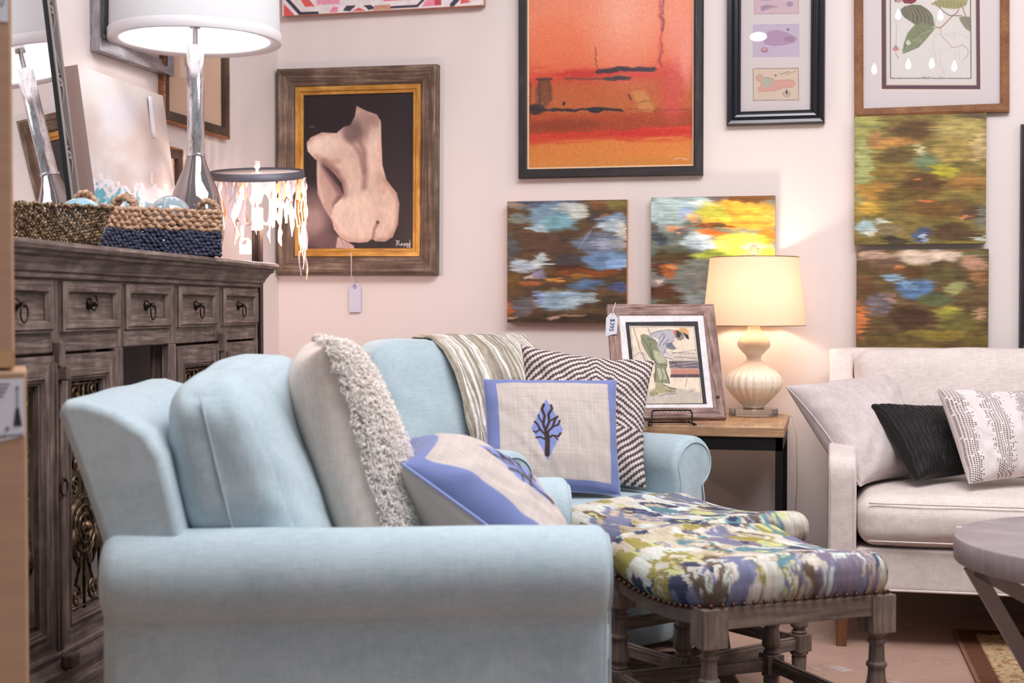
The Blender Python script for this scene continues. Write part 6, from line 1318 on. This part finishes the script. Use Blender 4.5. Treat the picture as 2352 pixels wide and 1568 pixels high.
def make_ottoman(label, seed):
    t = thing('ottoman', label, 'ottoman', group='pair of patterned ottomans')
    O, F = rbox((SHX, SHY, 0.050), 0.045, 130, (0.004, 0.004, 0.012), 0.004, seed)
    low = O[:, 2] < -0.02; O[:, 2] += 0.050
    k = np.clip(O[:, 2]/0.09, 0, 1); O[:, 2] += saddle(O[:, 0], O[:, 1])*(1.0+0.25*k)+0.006
    O[:, 2] += 0.010*np.sin(PI*(O[:, 0]/SHX+1)/2)*k; O[:, 2] += ZBt
    sh_ = np.clip(1-(O[:, 2]-ZBt)/0.10, 0, 1)
    p = Pt((O[:, 0]*(1+0.5*sh_*0)+(O[:, 2]-ZBt)*np.sign(O[:, 0])*-0.6*(np.abs(O[:, 0]) > SHX*0.9))/0.5*1000+500, (O[:, 1]+(O[:, 2]-ZBt)*-0.6*np.sign(O[:, 1])*(np.abs(O[:, 1]) > SHY*0.9))/0.5*1000+500); ikat(p, seed)
    me = bpy.data.meshes.new('seat'); me.from_pydata(O.tolist(), [], F); me.polygons.foreach_set('use_smooth', [True]*len(F)); set_col(me, p.done()); me.update()
    st = link('seat', me, painted('ikat_fabric', 0.85, 0.2, 420, 0.4), t); part(st, 'ikat patterned upholstery in navy, olive and cream')
    lx_, ly_ = SHX-0.030, SHY-0.030
    q = MB()
    for sy in (-1, 1): q.box((-lx_, sy*ly_-0.011+sy*0.012, ZBt-0.034), (lx_, sy*ly_+0.011+sy*0.012, ZBt+0.012))
    for sx in (-1, 1):
        n = 14; vv = []; ff = []
        for i in range(n+1):
            y = -ly_+2*ly_*i/n; zz = ZBt+0.012+saddle(0, y)
            for dx in (-0.010, 0.010): vv += [(sx*(lx_+0.010)+dx, y, zz-0.030), (sx*(lx_+0.010)+dx, y, zz)]
        for i in range(n):
            a = 4*i; ff += [(a, a+1, a+5, a+4), (a+2, a+6, a+7, a+3), (a+1, a+3, a+7, a+5), (a, a+4, a+6, a+2)]
        q.addm(vv, ff, None, False)
    q.build('apron', STW, t, bevel=0.002)
    for sx in (-1, 1):
        for sy in (-1, 1):
            q = MB(); x, y = sx*lx_, sy*ly_; q.box((x-0.029, y-0.029, 0.300), (x+0.029, y+0.029, ZBt+0.010)); q.box((x-0.023, y-0.023, 0.106), (x+0.023, y+0.023, 0.152))
            q.lathe([(0.026, 0.302), (0.024, 0.296), (0.016, 0.292), (0.0145, 0.286), (0.0205, 0.282), (0.0205, 0.277), (0.0155, 0.272), (0.0165, 0.262), (0.0175, 0.235), (0.0225, 0.231), (0.0225, 0.225), (0.018, 0.220), (0.0195, 0.20), (0.0235, 0.18), (0.0225, 0.171), (0.0155, 0.166), (0.0155, 0.162), (0.020, 0.159), (0.020, 0.155), (0.017, 0.152), (0.020, 0.150)], c=(x, y, 0), n=28)
            q.lathe([(0.020, 0.108), (0.0235, 0.103), (0.0235, 0.099), (0.017, 0.096), (0.0195, 0.092), (0.0185, 0.07), (0.0135, 0.0), (0.0, 0.0)], c=(x, y, 0), n=28); q.build('leg', STW, t, bevel=0.0015)
    q = MB()
    for sy in (-1, 1): q.box((-lx_, sy*ly_-0.010, 0.112), (lx_, sy*ly_+0.010, 0.140)); q.box((-lx_, sy*ly_-0.006, 0.140), (lx_, sy*ly_+0.006, 0.145))
    for sx in (-1, 1): q.box((sx*lx_-0.010, -ly_, 0.112), (sx*lx_+0.010, ly_, 0.140)); q.box((sx*lx_-0.006, -ly_, 0.140), (sx*lx_+0.006, ly_, 0.145))
    q.build('stretcher', STW, t, bevel=0.002)
    nm = MB().sphere((0, 0, 0), 0.0052, 10).mesh('nailhead'); nm.materials.append(mat('bronze_nail', (92, 58, 44), 0.35, 0.8))
    P, per = rrect(SHX-0.0015, SHY-0.0015, 0.044, 74)
    for (x, y) in P: o = bpy.data.objects.new('nailhead', nm); COL.objects.link(o); o.parent = t; o.location = (x, y, ZBt+0.018+saddle(x, y))
    return t
ot1 = make_ottoman("front ikat ottoman with turned grey wood legs, nearest the camera", 11)
ot2 = make_ottoman("rear ikat ottoman standing against the rear armchair", 29)
place_rd(ot1, 0.521, 3.190, math.radians(21)); place_rd(ot2, 0.455, 3.735, math.radians(36))
zt2 = 0.47
pA = [atd(1355, 1166, 3.72), atd(1362, 1160, 3.72), atd(1368, 1163, 3.72), atd(1400, 1162, 3.72), atd(1430, 1164, 3.72)]
# ================================================================== ROUND TABLE
rt0 = rd(1.40, 3.15, 0)
rt = thing('round_table', 'round grey coffee table with crossed flat metal legs at the right edge', 'table', loc=tuple(rt0))
GRT = wood('grey_lacquer_wood', (132, 120, 122), (146, 134, 136), (160, 148, 150), 0.42, (3, 50, 1), 0.1)
MB().lathe([(0, 0.425), (0.398, 0.425), (0.400, 0.428), (0.400, 0.477), (0.398, 0.480), (0, 0.480)], n=120).build('tabletop', GRT, rt, bevel=0.001)
GM = mat('warm_grey_metal', (136, 124, 122), 0.45, 0.3)
for k in range(3):
    a = math.radians(178+120*k)+YAW; ca, sa = math.cos(a), math.sin(a); q = MB()
    q.beam((0.375*ca, 0.375*sa, 0.424), (0.13*ca, 0.13*sa, 0.0), 0.020, 0.034, (0, 0, 1))
    q.beam((0.365*ca, 0.365*sa, 0.418), (-0.28*ca, -0.28*sa, 0.06), 0.020, 0.034, (0, 0, 1)); q.beam((0.13*ca, 0.13*sa, 0.010), (-0.30*ca, -0.30*sa, 0.010), 0.020, 0.02); q.build('leg', GM, rt)
stp = thing('paper_sticker', 'tiny white sticker on the near left rim of the round grey table', 'sticker', loc=tuple(atz(2203, 1210, 0.4803)))
MB().box((-0.006, -0.004, 0), (0.006, 0.004, 0.0006)).build('paper', TAGP, stp)
# ================================================================== RUGS
def rug(label, o, xdir, W, H, seed, nx=260, ny=260, curl=None, dark=1.0):
    xdir = np.array(xdir, float); xdir[2] = 0; xdir /= np.linalg.norm(xdir); ydir = np.cross((0, 0, 1.0), xdir)
    U, V = np.meshgrid(np.linspace(0, 1, nx), np.linspace(0, 1, ny)); X = U*W; Y = V*H; Z = np.full_like(X, 0.009)+0.0015*vn(X*60, Y*60, 3)
    if curl is not None: Z += curl(X, Y)
    p = Pt(X*1000, Y*1000); d = np.minimum(np.minimum(p.X, W*1000-p.X), np.minimum(p.Y, H*1000-p.Y)); a = np.where((p.X < p.Y) & (p.X < H*1000-p.Y) | (W*1000-p.X < p.Y), p.Y, p.X)
    n = fbm(p.X/22, p.Y/22, seed, 3); n2 = fbm(p.X/9, p.Y/9, seed+4, 3)
    p.C[:] = (150, 128, 92); p.mix(np.clip((n-0.55)*14, 0, 1), (178, 152, 110)); p.mix(np.clip((np.abs(n-0.48)*-1+0.02)*80, 0, 1)*0.8, (96, 66, 44)); p.mix(np.clip((n2-0.62)*12, 0, .8), (110, 60, 44))
    bm_ = (d < 150); bp = fbm(a/26.0, d/20.0, seed+8, 2); cel = np.sin(a/24.0)*np.cos((d-105)/15.0); p.mix(bm_*0.9, (182, 152, 112)); p.mix(bm_*np.clip((0.06-np.abs(bp-0.5))*30, 0, 1)*0.7, (120, 84, 56)); p.mix(bm_*np.clip(cel*4-2.4, 0, 1)*0.7, (150, 96, 66)); p.mix(((d > 150) & (d < 158))*1.0, (92, 60, 42)); p.mix((d < 62)*1.0, (96, 58, 42)); p.mix((d < 8)*0.6, (150, 110, 84))
    p.tone(dark*(0.85+0.3*fbm(p.X/4, p.Y/4, 5, 2))); 
    vs_ = np.stack([X, Y, Z], -1).reshape(-1, 3).tolist(); I = np.arange(nx*ny).reshape(ny, nx); F = np.stack([I[:-1, :-1], I[:-1, 1:], I[1:, 1:], I[1:, :-1]], -1).reshape(-1, 4).tolist()
    me = bpy.data.meshes.new('rug'); me.from_pydata(vs_, [], F); set_col(me, p.done()); me.update(); ob = link('rug', me, painted('rug_wool', 0.95, 0.1, 300, 0.5)); ob.matrix_world = basis(xdir, ydir, (0, 0, 1), o)
    sm = ob.modifiers.new('s', 'SOLIDIFY'); sm.thickness = 0.007; sm.offset = -1; return tag(ob, label, 'rug', 'patterned rugs')
c0 = atz(2186, 1450, 0); c1_ = atz(2240, 1568, 0); dv = (c1_-c0)/np.linalg.norm(c1_-c0); xd = np.cross((0, 0, 1.0), dv)  # to the right
dn = c1_-c0; L_ = 1.5; o_ = c0+dv*L_; o_[2] = 0
rug('brown bordered patterned rug under the round grey table at the lower right', o_, np.array([-dv[1], dv[0], 0]), 1.7, L_, 5)
q0 = rd(-0.75, 2.2, 0)
rg = rug("dark brown patterned rug under the ottomans, with a turned-up corner", rd(-0.80, 2.35, 0), RT, 1.40, 1.72, 9, 320, 360, dark=0.62, curl=lambda X, Y: 0.12*np.clip(1-np.hypot(1.40-X, 1.60-Y)/0.15, 0, 1)**1.3)
# ================================================================== lamps of the shop that show only as reflections in the picture glass
chd = thing('chandelier', 'candle chandelier seen only as bright flame reflections in the botanical print glass', 'chandelier')
BUL = glow('chandelier_bulb', (255, 250, 248), 60)
q = MB(); PB = []
for (px, py) in ((2008, 163), (2086, 152), (2140, 150), (2192, 156), (2063, 38), (2160, 40)):
    w_ = atY(px, py, YB-0.012); r_ = ray(px, py); r_ = np.array([r_[0], -r_[1], r_[2]]); t = (w_[1]+0.45)/-r_[1]; PB.append(w_+r_*t)
cc_ = np.mean(np.array(PB), 0)
for i, p in enumerate(PB):
    b0 = MB().lathe([(0, -0.02), (0.012, -0.012), (0.017, 0.004), (0.010, 0.03), (0, 0.055)], n=12).build('light_bulb', BUL, chd); b0.location = tuple(p)
    q.tube([(cc_[0], cc_[1], cc_[2]-0.02), ((cc_[0]+p[0])/2, (cc_[1]+p[1])/2, min(p[2], cc_[2])-0.09), (p[0], p[1], p[2]-0.025)], 0.006, 6)
q.tube([tuple(cc_), (cc_[0], cc_[1], 3.4)], 0.008, 6); q.build('arms', IRON, chd)
sp = thing('ceiling_spotlight', 'ceiling spotlight seen only as one bright reflection in the glass of the map print', 'spotlight')
w_ = atY(1742, 84, YB-0.014); r_ = ray(1742, 84); r_ = np.array([r_[0], -r_[1], r_[2]]); pS = w_+r_*((w_[1]+0.2)/-r_[1])
q = MB().sphere((0, 0, 0), 0.050, 20, (1.2, 1, 0.6)); o = q.build('spot_bulb', glow('spot_bulb', (255, 255, 255), 30), sp); o.location = tuple(pS)
